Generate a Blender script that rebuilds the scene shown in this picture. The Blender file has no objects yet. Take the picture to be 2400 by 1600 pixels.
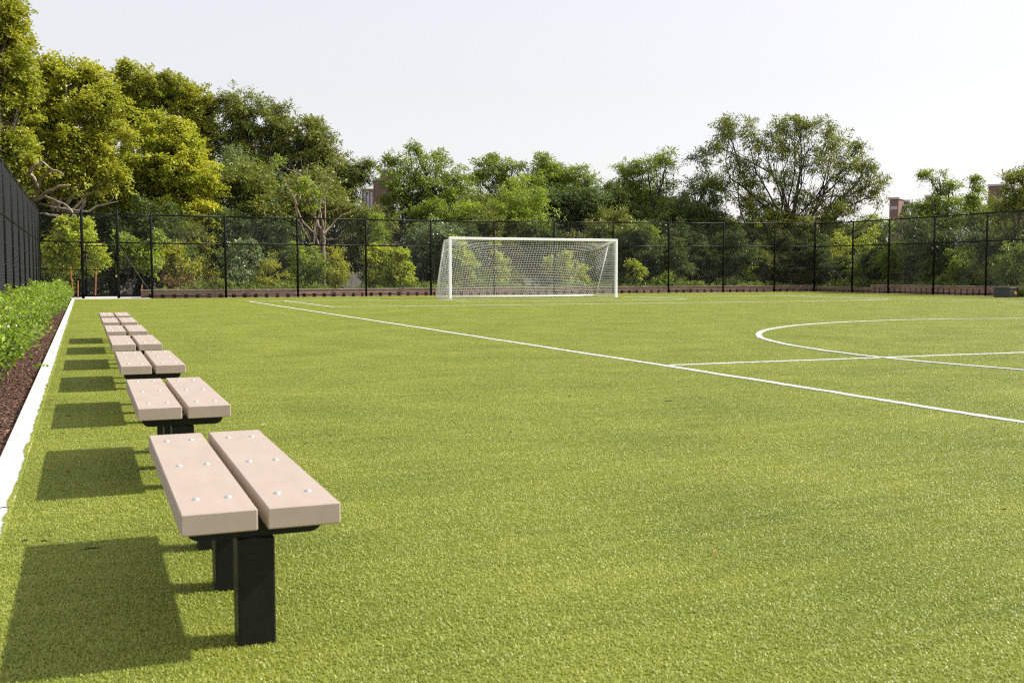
import bpy, math, random
import numpy as np
from mathutils import Vector
R_ = math.radians
sc = bpy.context.scene
col = sc.collection

# ------------------------------------------------------------------ camera
YAW, PITCH, ROLL, FPX = R_(21.946), R_(3.666), R_(0.04), 2489.1
CAM = Vector((0, 0, 1.1))
cam_d = bpy.data.cameras.new('camera'); cam = bpy.data.objects.new('camera', cam_d); col.objects.link(cam)
cam.location = CAM
cam.rotation_mode = 'XYZ'
cam.rotation_euler = (R_(90) - PITCH, 0, -YAW)
cam_d.sensor_width = 36; cam_d.lens = 36 * FPX / 2400
cam_d.clip_start = 0.05; cam_d.clip_end = 4000
cam_d.dof.use_dof = True; cam_d.dof.focus_distance = 30; cam_d.dof.aperture_fstop = 9
sc.camera = cam
FW = Vector((math.sin(YAW) * math.cos(PITCH), math.cos(YAW) * math.cos(PITCH), -math.sin(PITCH)))
RT = Vector((math.cos(YAW), -math.sin(YAW), 0)); UP = RT.cross(FW)

def at(px, py, D):
    """world point seen at photo pixel (2400 wide) at view depth D metres"""
    return CAM + (FW + RT * ((px - 1200) / FPX) - UP * ((py - 800) / FPX)) * D

# ------------------------------------------------------------------ light
SUN_EL, SUN_AZ = R_(42), math.atan2(-0.18, 0.984)        # direction towards the sun
sd = Vector((math.cos(SUN_EL) * math.cos(SUN_AZ), math.cos(SUN_EL) * math.sin(SUN_AZ), math.sin(SUN_EL)))
sl = bpy.data.lights.new('sun', 'SUN'); so = bpy.data.objects.new('sun', sl); col.objects.link(so)
sl.energy = 5.0; sl.angle = R_(0.6); sl.color = (1.0, 0.955, 0.88)
so.rotation_euler = sd.to_track_quat('Z', 'Y').to_euler()
w = bpy.data.worlds.new('World'); sc.world = w; w.use_nodes = True
nt = w.node_tree; bg = nt.nodes['Background']
sky = nt.nodes.new('ShaderNodeTexSky'); sky.sky_type = 'NISHITA'; sky.sun_disc = False
sky.sun_elevation = SUN_EL; sky.sun_rotation = math.pi / 2 - SUN_AZ
sky.air_density = 1.6; sky.dust_density = 1.2; sky.ozone_density = 1.0
tint = nt.nodes.new('ShaderNodeMix'); tint.data_type = 'RGBA'; tint.blend_type = 'MULTIPLY'; tint.inputs[0].default_value = 1; tint.inputs[7].default_value = (1.0, .975, 1.0, 1)
hs = nt.nodes.new('ShaderNodeHueSaturation'); hs.inputs['Saturation'].default_value = 0.28
nt.links.new(sky.outputs[0], hs.inputs['Color']); nt.links.new(hs.outputs[0], tint.inputs[6]); 
veil = nt.nodes.new('ShaderNodeMix'); veil.data_type = 'RGBA'; veil.inputs[0].default_value = .5; veil.inputs[7].default_value = (4.75, 4.8, 5.05, 1)
nt.links.new(tint.outputs[2], veil.inputs[6]); nt.links.new(veil.outputs[2], bg.inputs[0])
bg.inputs[1].default_value = 0.135
sc.view_settings.view_transform = 'Standard'; sc.view_settings.look = 'None'
sc.view_settings.exposure = 0.45; sc.view_settings.gamma = 1.0
sc.cycles.max_bounces = 8; sc.cycles.transparent_max_bounces = 8
sc.cycles.use_denoising = False
sc.cycles.pixel_filter_type = 'BLACKMAN_HARRIS'; sc.cycles.filter_width = 1.15

# ------------------------------------------------------------------ helpers
def tag(o, label=None, cat=None, group=None, kind=None):
    if label: o['label'] = label
    if cat: o['category'] = cat
    if group: o['group'] = group
    if kind: o['kind'] = kind
    return o

def empty(name, loc=(0, 0, 0), rz=0.0):
    o = bpy.data.objects.new(name, None); col.objects.link(o)
    o.location = loc; o.rotation_euler = (0, 0, rz); o.empty_display_size = 0.2
    return o

def link(name, me, mat, parent=None):
    o = bpy.data.objects.new(name, me); col.objects.link(o)
    if mat is not None and not me.materials: me.materials.append(mat)
    if parent: o.parent = parent
    return o

def np_mesh(name, V, Fq, tone=None, smooth=False):
    """V (n,3), Fq (m,k) int: all faces with k corners; tone: per-face float attribute"""
    V = np.asarray(V, np.float32); Fq = np.asarray(Fq, np.int32)
    me = bpy.data.meshes.new(name); m, k = Fq.shape
    me.vertices.add(len(V)); me.vertices.foreach_set('co', V.ravel())
    me.loops.add(m * k); me.loops.foreach_set('vertex_index', Fq.ravel())
    me.polygons.add(m); me.polygons.foreach_set('loop_start', np.arange(0, m * k, k, dtype=np.int32))
    me.polygons.foreach_set('loop_total', np.full(m, k, np.int32))
    if smooth: me.polygons.foreach_set('use_smooth', np.ones(m, bool))
    me.update(calc_edges=True)
    if tone is not None:
        a = me.attributes.new('tone', 'FLOAT', 'FACE'); a.data.foreach_set('value', np.asarray(tone, np.float32))
    return me

class MB:
    """collects boxes, tubes, prisms into one mesh"""
    def __init__(s): s.v = []; s.f = []
    def add(s, vs, fs):
        n = len(s.v); s.v += [tuple(v) for v in vs]; s.f += [tuple(i + n for i in f) for f in fs]
    def box(s, x0, x1, y0, y1, z0, z1, b=0.0):
        if b <= 0:
            s.add([(x0, y0, z0), (x1, y0, z0), (x1, y1, z0), (x0, y1, z0), (x0, y0, z1), (x1, y0, z1), (x1, y1, z1), (x0, y1, z1)],
                  [(0, 3, 2, 1), (4, 5, 6, 7), (0, 1, 5, 4), (1, 2, 6, 5), (2, 3, 7, 6), (3, 0, 4, 7)])
        else:   # chamfered box
            xs, ys, zs = (x0, x1), (y0, y1), (z0, z1); P = {}; vs = []
            for i in (0, 1):
                for j in (0, 1):
                    for k in (0, 1):
                        c = (xs[i], ys[j], zs[k]); d = (b if i == 0 else -b, b if j == 0 else -b, b if k == 0 else -b)
                        for a in range(3):
                            q = [c[t] + (d[t] if t != a else 0) for t in range(3)]
                            P[(i, j, k, a)] = len(vs); vs.append(q)
            fs = []
            for i in (0, 1): fs.append([P[(i, 0, 0, 0)], P[(i, 1, 0, 0)], P[(i, 1, 1, 0)], P[(i, 0, 1, 0)]])
            for j in (0, 1): fs.append([P[(0, j, 0, 1)], P[(1, j, 0, 1)], P[(1, j, 1, 1)], P[(0, j, 1, 1)]])
            for k in (0, 1): fs.append([P[(0, 0, k, 2)], P[(1, 0, k, 2)], P[(1, 1, k, 2)], P[(0, 1, k, 2)]])
            for i in (0, 1):
                for j in (0, 1): fs.append([P[(i, j, 0, 0)], P[(i, j, 1, 0)], P[(i, j, 1, 1)], P[(i, j, 0, 1)]])
                for k in (0, 1): fs.append([P[(i, 0, k, 0)], P[(i, 1, k, 0)], P[(i, 1, k, 2)], P[(i, 0, k, 2)]])
            for j in (0, 1):
                for k in (0, 1): fs.append([P[(0, j, k, 1)], P[(1, j, k, 1)], P[(1, j, k, 2)], P[(0, j, k, 2)]])
            for i in (0, 1):
                for j in (0, 1):
                    for k in (0, 1): fs.append([P[(i, j, k, 0)], P[(i, j, k, 1)], P[(i, j, k, 2)]])
            s.add(vs, fs)
        return s
    def tube(s, pts, rad, n=8, cap=True):
        pts = [Vector(p) for p in pts]
        if not hasattr(rad, '__len__'): rad = [rad] * len(pts)
        vs = []
        for i, p in enumerate(pts):
            d = (pts[min(i + 1, len(pts) - 1)] - pts[max(i - 1, 0)]).normalized()
            a = Vector((0, 0, 1)) if abs(d.z) < 0.9 else Vector((1, 0, 0))
            u = d.cross(a).normalized(); v = d.cross(u)
            for k in range(n):
                t = 2 * math.pi * (k + .5) / n
                vs.append(p + (u * math.cos(t) + v * math.sin(t)) * rad[i])
        fs = [(i * n + k, i * n + (k + 1) % n, (i + 1) * n + (k + 1) % n, (i + 1) * n + k) for i in range(len(pts) - 1) for k in range(n)]
        if cap: fs += [tuple(range(n))[::-1], tuple((len(pts) - 1) * n + k for k in range(n))]
        s.add(vs, fs); return s
    def mesh(s, name, smooth=False):
        me = bpy.data.meshes.new(name); me.from_pydata(s.v, [], s.f)
        import bmesh
        bm = bmesh.new(); bm.from_mesh(me); bmesh.ops.recalc_face_normals(bm, faces=bm.faces); bm.to_mesh(me); bm.free()
        if smooth:
            for p in me.polygons: p.use_smooth = True
        return me
    def build(s, name, mat, parent=None, smooth=False):
        return link(name, s.mesh(name, smooth), mat, parent)

def copy_tree(o, parent=None):
    c = o.copy(); col.objects.link(c)
    if parent: c.parent = parent
    for ch in kids.get(o.name, []): copy_tree(ch, c)
    return c
kids = {}
def index_kids():
    kids.clear()
    for o in bpy.data.objects:
        if o.parent: kids.setdefault(o.parent.name, []).append(o)

# ------------------------------------------------------------------ materials
def mat(name):
    m = bpy.data.materials.new(name); m.use_nodes = True
    return m, m.node_tree, m.node_tree.nodes['Principled BSDF']

def simple(name, c, rough=0.6, metal=0.0, spec=None, noise=0.0, nscale=8.0, bump=0.0, bscale=60.0):
    m, t, p = mat(name)
    p.inputs['Base Color'].default_value = (*c, 1); p.inputs['Roughness'].default_value = rough; p.inputs['Metallic'].default_value = metal
    if spec is not None: p.inputs['Specular IOR Level'].default_value = spec
    if noise or bump:
        g = t.nodes.new('ShaderNodeNewGeometry')
    if noise:
        n = t.nodes.new('ShaderNodeTexNoise'); n.inputs['Scale'].default_value = nscale; n.inputs['Detail'].default_value = 6
        r = t.nodes.new('ShaderNodeMapRange'); r.inputs[1].default_value = .3; r.inputs[2].default_value = .7
        r.inputs[3].default_value = 1 - noise; r.inputs[4].default_value = 1 + noise
        mx = t.nodes.new('ShaderNodeVectorMath'); mx.operation = 'SCALE'; mx.inputs[0].default_value = c
        t.links.new(g.outputs['Position'], n.inputs['Vector']); t.links.new(n.outputs[0], r.inputs[0])
        t.links.new(r.outputs[0], mx.inputs['Scale']); t.links.new(mx.outputs[0], p.inputs['Base Color'])
    if bump:
        n2 = t.nodes.new('ShaderNodeTexNoise'); n2.inputs['Scale'].default_value = bscale; n2.inputs['Detail'].default_value = 4
        b = t.nodes.new('ShaderNodeBump'); b.inputs['Strength'].default_value = bump; b.inputs['Distance'].default_value = .01
        t.links.new(g.outputs['Position'], n2.inputs['Vector']); t.links.new(n2.outputs[0], b.inputs['Height']); t.links.new(b.outputs[0], p.inputs['Normal'])
    return m

def leafmat(name, c0, c1, trans=0.35, rough=0.45, c2=None, spec=0.35):
    m, t, p = mat(name)
    a = t.nodes.new('ShaderNodeAttribute'); a.attribute_name = 'tone'
    r = t.nodes.new('ShaderNodeValToRGB'); r.color_ramp.elements[0].color = (*c0, 1); r.color_ramp.elements[1].color = (*c1, 1)
    if c2: e = r.color_ramp.elements.new(0.95); e.color = (*c1, 1); r.color_ramp.elements[-1].color = (*c2, 1)
    t.links.new(a.outputs['Fac'], r.inputs[0]); t.links.new(r.outputs[0], p.inputs['Base Color'])
    p.inputs['Roughness'].default_value = rough; p.inputs['Specular IOR Level'].default_value = spec
    tr = t.nodes.new('ShaderNodeBsdfTranslucent'); mx = t.nodes.new('ShaderNodeMixShader'); mx.inputs[0].default_value = trans
    g = t.nodes.new('ShaderNodeMix'); g.data_type = 'RGBA'; g.blend_type = 'MULTIPLY'; g.inputs[0].default_value = 1.0
    g.inputs[7].default_value = (1.25, 1.25, .55, 1)
    t.links.new(r.outputs[0], g.inputs[6]); t.links.new(g.outputs[2], tr.inputs['Color'])
    out = t.nodes['Material Output']
    t.links.new(p.outputs[0], mx.inputs[1]); t.links.new(tr.outputs[0], mx.inputs[2]); t.links.new(mx.outputs[0], out.inputs[0])
    return m

M = {}
M['concrete'] = simple('concrete', (.62, .585, .53), .85, noise=.14, nscale=3.5, bump=.25, bscale=120)
M['slab'] = simple('pale slab', (.5, .5, .48), .9, noise=.12, nscale=2)
M['soil'] = simple('woodland soil', (.045, .04, .025), .95, noise=.4, nscale=1.5, bump=.6, bscale=9)
M['mulchbase'] = simple('mulch bed', (.05, .028, .018), .95, noise=.4, nscale=40, bump=.8, bscale=60)
M['black'] = simple('black fence coating', (.0035, .0035, .004), .5, spec=.25)
M['wire'] = simple('black vinyl wire', (.026, .027, .029), .42, spec=.45)
M['wirebright'] = simple('grey brace rod', (.25, .25, .25), .35, metal=.8)
M['blackmetal'] = simple('powder coated steel', (.006, .006, .0065), .45, spec=.32, noise=.3, nscale=30)
M['white'] = simple('white painted aluminium', (.93, .93, .94), .4)
M['cord'] = simple('white net cord', (.82, .82, .80), .7)
M['bolt'] = simple('steel bolt', (.58, .58, .58), .4, metal=.6)
M['stake'] = simple('orange brown stake', (.42, .13, .055), .7, noise=.25, nscale=12)
M['boxmat'] = simple('dark grey box shell', (.045, .047, .05), .5, noise=.15, nscale=10)
M['yellow'] = simple('yellow orange plastic', (.85, .42, .02), .4)
M['brass'] = simple('brass padlock', (.75, .6, .28), .35, metal=.6)
M['bark'] = simple('grey brown bark', (.085, .068, .05), .9, noise=.35, nscale=6, bump=.6, bscale=25)
M['darkbark'] = simple('dark bark', (.045, .038, .03), .9, noise=.35, nscale=6, bump=.6, bscale=25)
M['palebark'] = simple('pale bark', (.36, .29, .215), .85, noise=.45, nscale=3, bump=.4, bscale=20)
M['deadbark'] = simple('bare pale branch bark', (.27, .20, .145), .85, noise=.3, nscale=5)

# bench planks: tan recycled plastic lumber with faint grain and a few stains
m, t, p = mat('tan plank'); M['plank'] = m
tc = t.nodes.new('ShaderNodeNewGeometry')
mp = t.nodes.new('ShaderNodeMapping'); mp.inputs['Scale'].default_value = (14, 4, 14)
n = t.nodes.new('ShaderNodeTexNoise'); n.inputs['Scale'].default_value = 1.0; n.inputs['Detail'].default_value = 7
n2 = t.nodes.new('ShaderNodeTexNoise'); n2.inputs['Scale'].default_value = 3.2; n2.inputs['Detail'].default_value = 3
r = t.nodes.new('ShaderNodeValToRGB'); r.color_ramp.elements[0].position = .3; r.color_ramp.elements[1].position = .75
r.color_ramp.elements[0].color = (.385, .305, .248, 1); r.color_ramp.elements[1].color = (.425, .34, .278, 1)
r2 = t.nodes.new('ShaderNodeValToRGB'); r2.color_ramp.elements[0].position = .62; r2.color_ramp.elements[1].position = .80
r2.color_ramp.elements[0].color = (1, 1, 1, 1); r2.color_ramp.elements[1].color = (.98, .88, .80, 1)
mx = t.nodes.new('ShaderNodeMix'); mx.data_type = 'RGBA'; mx.blend_type = 'MULTIPLY'; mx.inputs[0].default_value = 1
t.links.new(tc.outputs['Position'], mp.inputs[0]); t.links.new(mp.outputs[0], n.inputs[0]); t.links.new(tc.outputs['Position'], n2.inputs[0])
t.links.new(n.outputs[0], r.inputs[0]); t.links.new(n2.outputs[0], r2.inputs[0])
t.links.new(r.outputs[0], mx.inputs[6]); t.links.new(r2.outputs[0], mx.inputs[7]); t.links.new(mx.outputs[2], p.inputs['Base Color'])
b = t.nodes.new('ShaderNodeBump'); b.inputs['Strength'].default_value = .12; b.inputs['Distance'].default_value = .001
t.links.new(n.outputs[0], b.inputs['Height']); t.links.new(b.outputs[0], p.inputs['Normal']); p.inputs['Roughness'].default_value = .55

# turf fibres and turf backing: same streaks across both (rows run along x)
def turfmat(name, dark, light, fibre):
    m, t, p = mat(name)
    g = t.nodes.new('ShaderNodeNewGeometry')
    mp = t.nodes.new('ShaderNodeMapping'); mp.inputs['Scale'].default_value = (.8, 7.0, 1)
    n = t.nodes.new('ShaderNodeTexNoise'); n.inputs['Scale'].default_value = 1.2; n.inputs['Detail'].default_value = 6; n.inputs['Roughness'].default_value = .6
    t.links.new(g.outputs['Position'], mp.inputs[0]); t.links.new(mp.outputs[0], n.inputs[0])
    n2 = t.nodes.new('ShaderNodeTexNoise'); n2.inputs['Scale'].default_value = .9; n2.inputs['Detail'].default_value = 3
    t.links.new(g.outputs['Position'], n2.inputs[0])
    ad = t.nodes.new('ShaderNodeMath'); ad.operation = 'ADD'; t.links.new(n.outputs[0], ad.inputs[0])
    if fibre:
        a = t.nodes.new('ShaderNodeAttribute'); a.attribute_name = 'tone'
        s1 = t.nodes.new('ShaderNodeMath'); s1.operation = 'MULTIPLY_ADD'; s1.inputs[1].default_value = .45; t.links.new(a.outputs['Fac'], s1.inputs[0])
        t.links.new(n2.outputs[0], s1.inputs[2]); t.links.new(s1.outputs[0], ad.inputs[1])
    else:
        t.links.new(n2.outputs[0], ad.inputs[1])
    mr = t.nodes.new('ShaderNodeMapRange'); mr.inputs[1].default_value = .55; mr.inputs[2].default_value = 1.5 + (.5 if fibre else 0)
    t.links.new(ad.outputs[0], mr.inputs[0])
    r = t.nodes.new('ShaderNodeValToRGB'); r.color_ramp.elements[0].color = (*dark, 1); r.color_ramp.elements[1].color = (*light, 1)
    t.links.new(mr.outputs[0], r.inputs[0]); t.links.new(r.outputs[0], p.inputs['Base Color'])
    p.inputs['Roughness'].default_value = .42 if fibre else .9; p.inputs['Specular IOR Level'].default_value = .5 if fibre else .1
    if fibre:
        tr = t.nodes.new('ShaderNodeBsdfTranslucent'); mx = t.nodes.new('ShaderNodeMixShader'); mx.inputs[0].default_value = .3
        t.links.new(r.outputs[0], tr.inputs[0]); t.links.new(p.outputs[0], mx.inputs[1]); t.links.new(tr.outputs[0], mx.inputs[2])
        t.links.new(mx.outputs[0], t.nodes['Material Output'].inputs[0])
    return m
M['turf'] = turfmat('turf fibre', (.205, .26, .032), (.545, .575, .10), True)
M['turfbase'] = turfmat('turf backing', (.10, .128, .015), (.215, .235, .035), False)
M['linepaint'] = simple('white turf line', (.56, .585, .55), .8, noise=.2, nscale=60, bump=1.0, bscale=260)

# brick-like low wall behind the fence
def brickmat(name, c1, c2, mortar, sx=.2, sy=.065):
    m, t, p = mat(name)
    tc = t.nodes.new('ShaderNodeTexCoord')
    sp = t.nodes.new('ShaderNodeSeparateXYZ'); cb = t.nodes.new('ShaderNodeCombineXYZ'); ad = t.nodes.new('ShaderNodeMath')
    t.links.new(tc.outputs['Object'], sp.inputs[0]); t.links.new(sp.outputs[0], ad.inputs[0]); t.links.new(sp.outputs[1], ad.inputs[1])
    t.links.new(ad.outputs[0], cb.inputs[0]); t.links.new(sp.outputs[2], cb.inputs[1])
    b = t.nodes.new('ShaderNodeTexBrick'); b.inputs['Color1'].default_value = (*c1, 1); b.inputs['Color2'].default_value = (*c2, 1)
    b.inputs['Mortar'].default_value = (*mortar, 1); b.inputs['Scale'].default_value = 1; b.inputs['Brick Width'].default_value = sx
    b.inputs['Row Height'].default_value = sy; b.inputs['Mortar Size'].default_value = .006
    t.links.new(cb.outputs[0], b.inputs['Vector'])
    n = t.nodes.new('ShaderNodeTexNoise'); n.inputs['Scale'].default_value = 9; n.inputs['Detail'].default_value = 5
    mr = t.nodes.new('ShaderNodeMapRange'); mr.inputs[3].default_value = .55; mr.inputs[4].default_value = 1.45
    vm = t.nodes.new('ShaderNodeVectorMath'); vm.operation = 'SCALE'
    t.links.new(n.outputs[0], mr.inputs[0]); t.links.new(b.outputs[0], vm.inputs[0]); t.links.new(mr.outputs[0], vm.inputs['Scale'])
    t.links.new(vm.outputs[0], p.inputs['Base Color']); p.inputs['Roughness'].default_value = .9
    return m
M['brickwall'] = brickmat('brown brick', (.55, .32, .22), (.38, .22, .155), (.42, .35, .29))
M['cap'] = simple('weathered coping', (.5, .39, .31), .9, noise=.3, nscale=4)
M['towerbrick'] = simple('tower brick', (.23, .14, .11), .9, noise=.08, nscale=.3)
M['towerbrick2'] = simple('tower brick grey', (.19, .12, .10), .9, noise=.08, nscale=.3)
M['towercap'] = simple('tower parapet', (.5, .49, .47), .8)
M['towerwin'] = simple('tower window', (.40, .43, .47), .25)
M['winframe'] = simple('window frame', (.6, .6, .58), .5)

# ------------------------------------------------------------------ setting: ground sheets
def sheet(name, pts, z, mat_):
    me = bpy.data.meshes.new(name); me.from_pydata([(x, y, z) for x, y in pts], [], [tuple(range(len(pts)))])
    return tag(link(name, me, mat_), kind='structure')
sheet('ground', [(-1500, -1500), (1500, -1500), (1500, 1500), (-1500, 1500)], -0.16, M['soil'])

# fence posts, far line then right line: photo x, world y
def x_at(px, Y):
    # world x on the ray column px at world Y (ground level)
    k = (px - 1200) / FPX
    # solve  (X*cos - Y*sin)/(X*sin+Y*cos) = k/cosP (pitch is small)
    c, s = math.cos(YAW), math.sin(YAW); kk = k * math.cos(PITCH)
    return Y * (s + kk * c) / (c - kk * s)
far_posts = []
for px, Y, h in [(194, 49.75, 3.70), (277, 49.6, 3.70), (356, 49.5, 3.68), (529, 49.3, 3.66), (698, 49.5, 3.68), (858, 50.1, 3.69), (1010, 50.7, 3.73),
                 (1158, 51.15, 3.78), (1299, 51.6, 3.84), (1437, 52.1, 3.91), (1567, 52.5, 3.97), (1695, 52.85, 4.03), (1815, 53.15, 4.10), (1909, 53.3, 4.12)]:
    far_posts.append((x_at(px, Y), Y, h))
corner_r = (far_posts[-1][0], far_posts[-1][1])
right_posts = [far_posts[-1], (41.15, 49.6, 4.08), (41.12, 46.6, 4.07), (41.08, 43.2, 4.06), (41.05, 39.7, 4.07), (41.0, 36.3, 4.07), (41.0, 32.9, 4.07), (41.0, 29.5, 4.07), (41.0, 26.1, 4.07)]
left_posts = [(-1.73, y, 3.78) for y in (50.1, 48.4, 46.0, 43.3, 40.3, 37.2, 34.15, 31.1, 28.05, 25.0, 21.95, 18.9, 15.85, 12.8, 9.75)]

edge = [(x, y - .12) for x, y, h in far_posts if x > 0.1]
edge[-1] = (corner_r[0] - .12, corner_r[1] - .12)
turf_poly = [(-.35, -6), (41 - .12, -6), (41 - .12, 26)] + [(41.02 - .12, 39.7)] + edge[::-1] + [(-.35, 49.5)]
sheet('turf_field', turf_poly, 0.0, M['turfbase'])

# mulch bed and kerb
sheet('planting_bed', [(-1.9, -6), (-.487, -6), (-.487, 49.5), (-1.9, 49.5)], -0.045, M['mulchbase'])
kb = MB()
y = -6.0; rk = random.Random(4)
while y < 49.2:
    y2 = min(y + 3.05, 49.25)
    kb.box(-.487, -.335, y + .003, y2 - .003, -.15, .012, .006); y = y2
tag(kb.build('kerb', M['concrete']), 'white concrete edging strip between mulch bed and turf', kind='structure')
kb = MB(); kb.box(-.487, 2.72, 48.75, 49.42, -.15, .016, .006)
tag(kb.build('kerb_far', M['concrete']), 'white concrete strip along the foot of the gate', kind='structure')
kb = MB(); kb.box(-1.7, 2.7, 50.2, 53.2, -.15, .02, .01)
tag(kb.build('path_slab', M['slab']), 'pale paving beyond the gate', kind='structure')

# ------------------------------------------------------------------ turf fibres (stuff): patches repeated over the whole field
def turf_patch(seed, n=33000):
    rg = np.random.default_rng(seed)
    P = np.c_[rg.random((n, 2)) - .5, np.zeros(n)]
    L = rg.uniform(.009, .016, n); W = rg.uniform(.0008, .0015, n)
    az = rg.uniform(0, 2 * np.pi, n) ; lean = rg.uniform(.55, 1.4, n)
    d = np.c_[np.cos(az), np.sin(az)]
    sdv = np.c_[-np.sin(az), np.cos(az), np.zeros(n)] * W[:, None]
    mid = P + np.c_[d * (L * .5 * np.sin(lean * .6))[:, None], L * .55 * np.cos(lean * .6)]
    tip = P + np.c_[d * (L * np.sin(lean))[:, None], L * np.cos(lean) * .85]
    V = np.stack([P - sdv, P + sdv, mid + sdv, mid - sdv, tip + sdv * .4, tip - sdv * .4], 1).reshape(-1, 3)
    i = np.arange(n)[:, None] * 6
    Fq = np.concatenate([i + [0, 1, 2, 3], i + [3, 2, 4, 5]], 1).reshape(-1, 4)
    return np_mesh('turf_patch', V, Fq, np.repeat(rg.random(n) ** 1.6, 2))
patch_col = bpy.data.collections.new('turf patches')
for k in range(3):
    me = turf_patch(11 + k); me.materials.append(M['turf'])
    patch_col.objects.link(bpy.data.objects.new('turf_patch', me))
# grid points inside the field
def inside(x, y):
    if x < 0 - .35: return False
    xs = [e[0] for e in edge]; ys = [e[1] for e in edge]
    lim = np.interp(x, [-1] + xs, [48.7] + ys) if x > 2.7 else 48.74
    return y < lim
pts = []
rt = random.Random(2)
c_, s_ = math.cos(YAW), math.sin(YAW)
for i in range(0, 42):
    for j in range(-1, 54):
        x = .15 + i; y = .5 + j
        if not inside(x, y + .5) or x > 40.5: continue
        D = x * s_ + y * c_; off = abs(x * c_ - y * s_)
        if D < -.5 or off > D * .56 + 4: continue
        pts.append((x, y, 0))
# edge strips: patches that overlap keep the outline ragged
me = bpy.data.meshes.new('turf'); me.from_pydata(pts, [], [])
turf = link('turf', me, None); tag(turf, 'green artificial turf fibres covering the whole pitch', 'artificial turf', kind='stuff')
ng = bpy.data.node_groups.new('scatter', 'GeometryNodeTree')
ng.interface.new_socket('Geometry', in_out='INPUT', socket_type='NodeSocketGeometry')
ng.interface.new_socket('Geometry', in_out='OUTPUT', socket_type='NodeSocketGeometry')
gi = ng.nodes.new('NodeGroupInput'); go = ng.nodes.new('NodeGroupOutput')
ci = ng.nodes.new('GeometryNodeCollectionInfo'); ci.inputs['Collection'].default_value = patch_col
ci.inputs['Separate Children'].default_value = True; ci.inputs['Reset Children'].default_value = True
iop = ng.nodes.new('GeometryNodeInstanceOnPoints'); iop.inputs['Pick Instance'].default_value = True
rv = ng.nodes.new('FunctionNodeRandomValue'); rv.data_type = 'INT'; rv.inputs[4].default_value = 0; rv.inputs[5].default_value = 3
mu = ng.nodes.new('ShaderNodeMath'); mu.operation = 'MULTIPLY'; mu.inputs[1].default_value = math.pi / 2
cx = ng.nodes.new('ShaderNodeCombineXYZ'); r2i = ng.nodes.new('FunctionNodeRandomValue'); r2i.data_type = 'INT'; r2i.inputs[4].default_value = 0; r2i.inputs[5].default_value = 2; r2i.inputs['Seed'].default_value = 9
ng.links.new(gi.outputs[0], iop.inputs['Points']); ng.links.new(ci.outputs[0], iop.inputs['Instance'])
ng.links.new(rv.outputs[2], mu.inputs[0]); ng.links.new(mu.outputs[0], cx.inputs[2]); ng.links.new(cx.outputs[0], iop.inputs['Rotation'])
ng.links.new(r2i.outputs[2], iop.inputs['Instance Index']); ng.links.new(iop.outputs[0], go.inputs[0])
md = turf.modifiers.new('scatter', 'NODES'); md.node_group = ng

# ragged fringe where the turf laps over the kerb
rg = np.random.default_rng(51); n = 60000
yy_ = rg.uniform(2.5, 48.7, n); 
_c = rg.random(400); lap = .006 + .032 * np.interp(yy_, np.linspace(2.4, 48.8, 400), _c) * (.5 + .5 * np.interp(yy_, np.linspace(2.4, 48.8, 90), rg.random(90)))
P = np.c_[-.335 - lap * rg.random(n) ** .7 + .006, yy_, np.full(n, .012)]
L = rg.uniform(.010, .018, n); W = rg.uniform(.0012, .0024, n); az = rg.normal(math.pi, .9, n); lean = rg.uniform(.5, 1.3, n)
d = np.c_[np.cos(az), np.sin(az)]; sdv = np.c_[-np.sin(az), np.cos(az), np.zeros(n)] * W[:, None]
mid = P + np.c_[d * (L * .5 * np.sin(lean * .6))[:, None], L * .4 * np.cos(lean * .6)]; tip = P + np.c_[d * (L * np.sin(lean))[:, None], L * np.cos(lean) * .6]
V = np.stack([P - sdv, P + sdv, mid + sdv, mid - sdv, tip + sdv * .4, tip - sdv * .4], 1).reshape(-1, 3); i = np.arange(n)[:, None] * 6
Fq = np.concatenate([i + [0, 1, 2, 3], i + [3, 2, 4, 5]], 1).reshape(-1, 4)
tag(link('turf_edge', np_mesh('turf_edge', V, Fq, np.repeat(rg.random(n) ** 1.4, 1).tolist() + (rg.random(n) ** 1.4).tolist()), M['turf']), 'ragged turf fringe along the kerb', 'artificial turf', kind='stuff')

# ------------------------------------------------------------------ line markings: thin raised strips of white fibre with ragged edges
def ribbon(name, path, width, z, seed, label, closed=False):
    rg = random.Random(seed); P = [Vector((x, y, 0)) for x, y in path]
    Q = []
    for a, b in zip(P[:-1], P[1:]):
        L = (b - a).length; k = max(1, int(L / .07))
        Q += [a.lerp(b, i / k) for i in range(k)]
    Q.append(P[-1]); vs = []; ph = rg.random() * 6; wob = 0
    for i, q in enumerate(Q):
        d = (Q[min(i + 1, len(Q) - 1)] - Q[max(i - 1, 0)]).normalized(); nrm = Vector((-d.y, d.x, 0))
        wob = wob * .95 + rg.uniform(-1, 1) * .0055
        for sgn in (-1, 1):
            o = q + nrm * (sgn * (width / 2 + rg.uniform(-.007, .007)) + wob)
            vs.append((o.x, o.y, z + rg.uniform(-.001, .001)))
    fs = [(2 * i, 2 * i + 1, 2 * i + 3, 2 * i + 2) for i in range(len(Q) - 1)]; nq = 2 * len(Q)
    vs += [(x, y, .001) for x, y, _ in vs]                         # the white fibres go down to the backing
    fs += [(2 * i, 2 * i + 2, nq + 2 * i + 2, nq + 2 * i) for i in range(len(Q) - 1)] + [(2 * i + 3, 2 * i + 1, nq + 2 * i + 1, nq + 2 * i + 3) for i in range(len(Q) - 1)]
    me = bpy.data.meshes.new(name); me.from_pydata(vs, [], fs)
    return tag(link(name, me, M['linepaint']), label, kind='structure')
ZL = .0105
TX0, TX1, GY0, GY1, HY = 6.33, 33.4, -21, 42.7, 10.98
LW = .10
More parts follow.
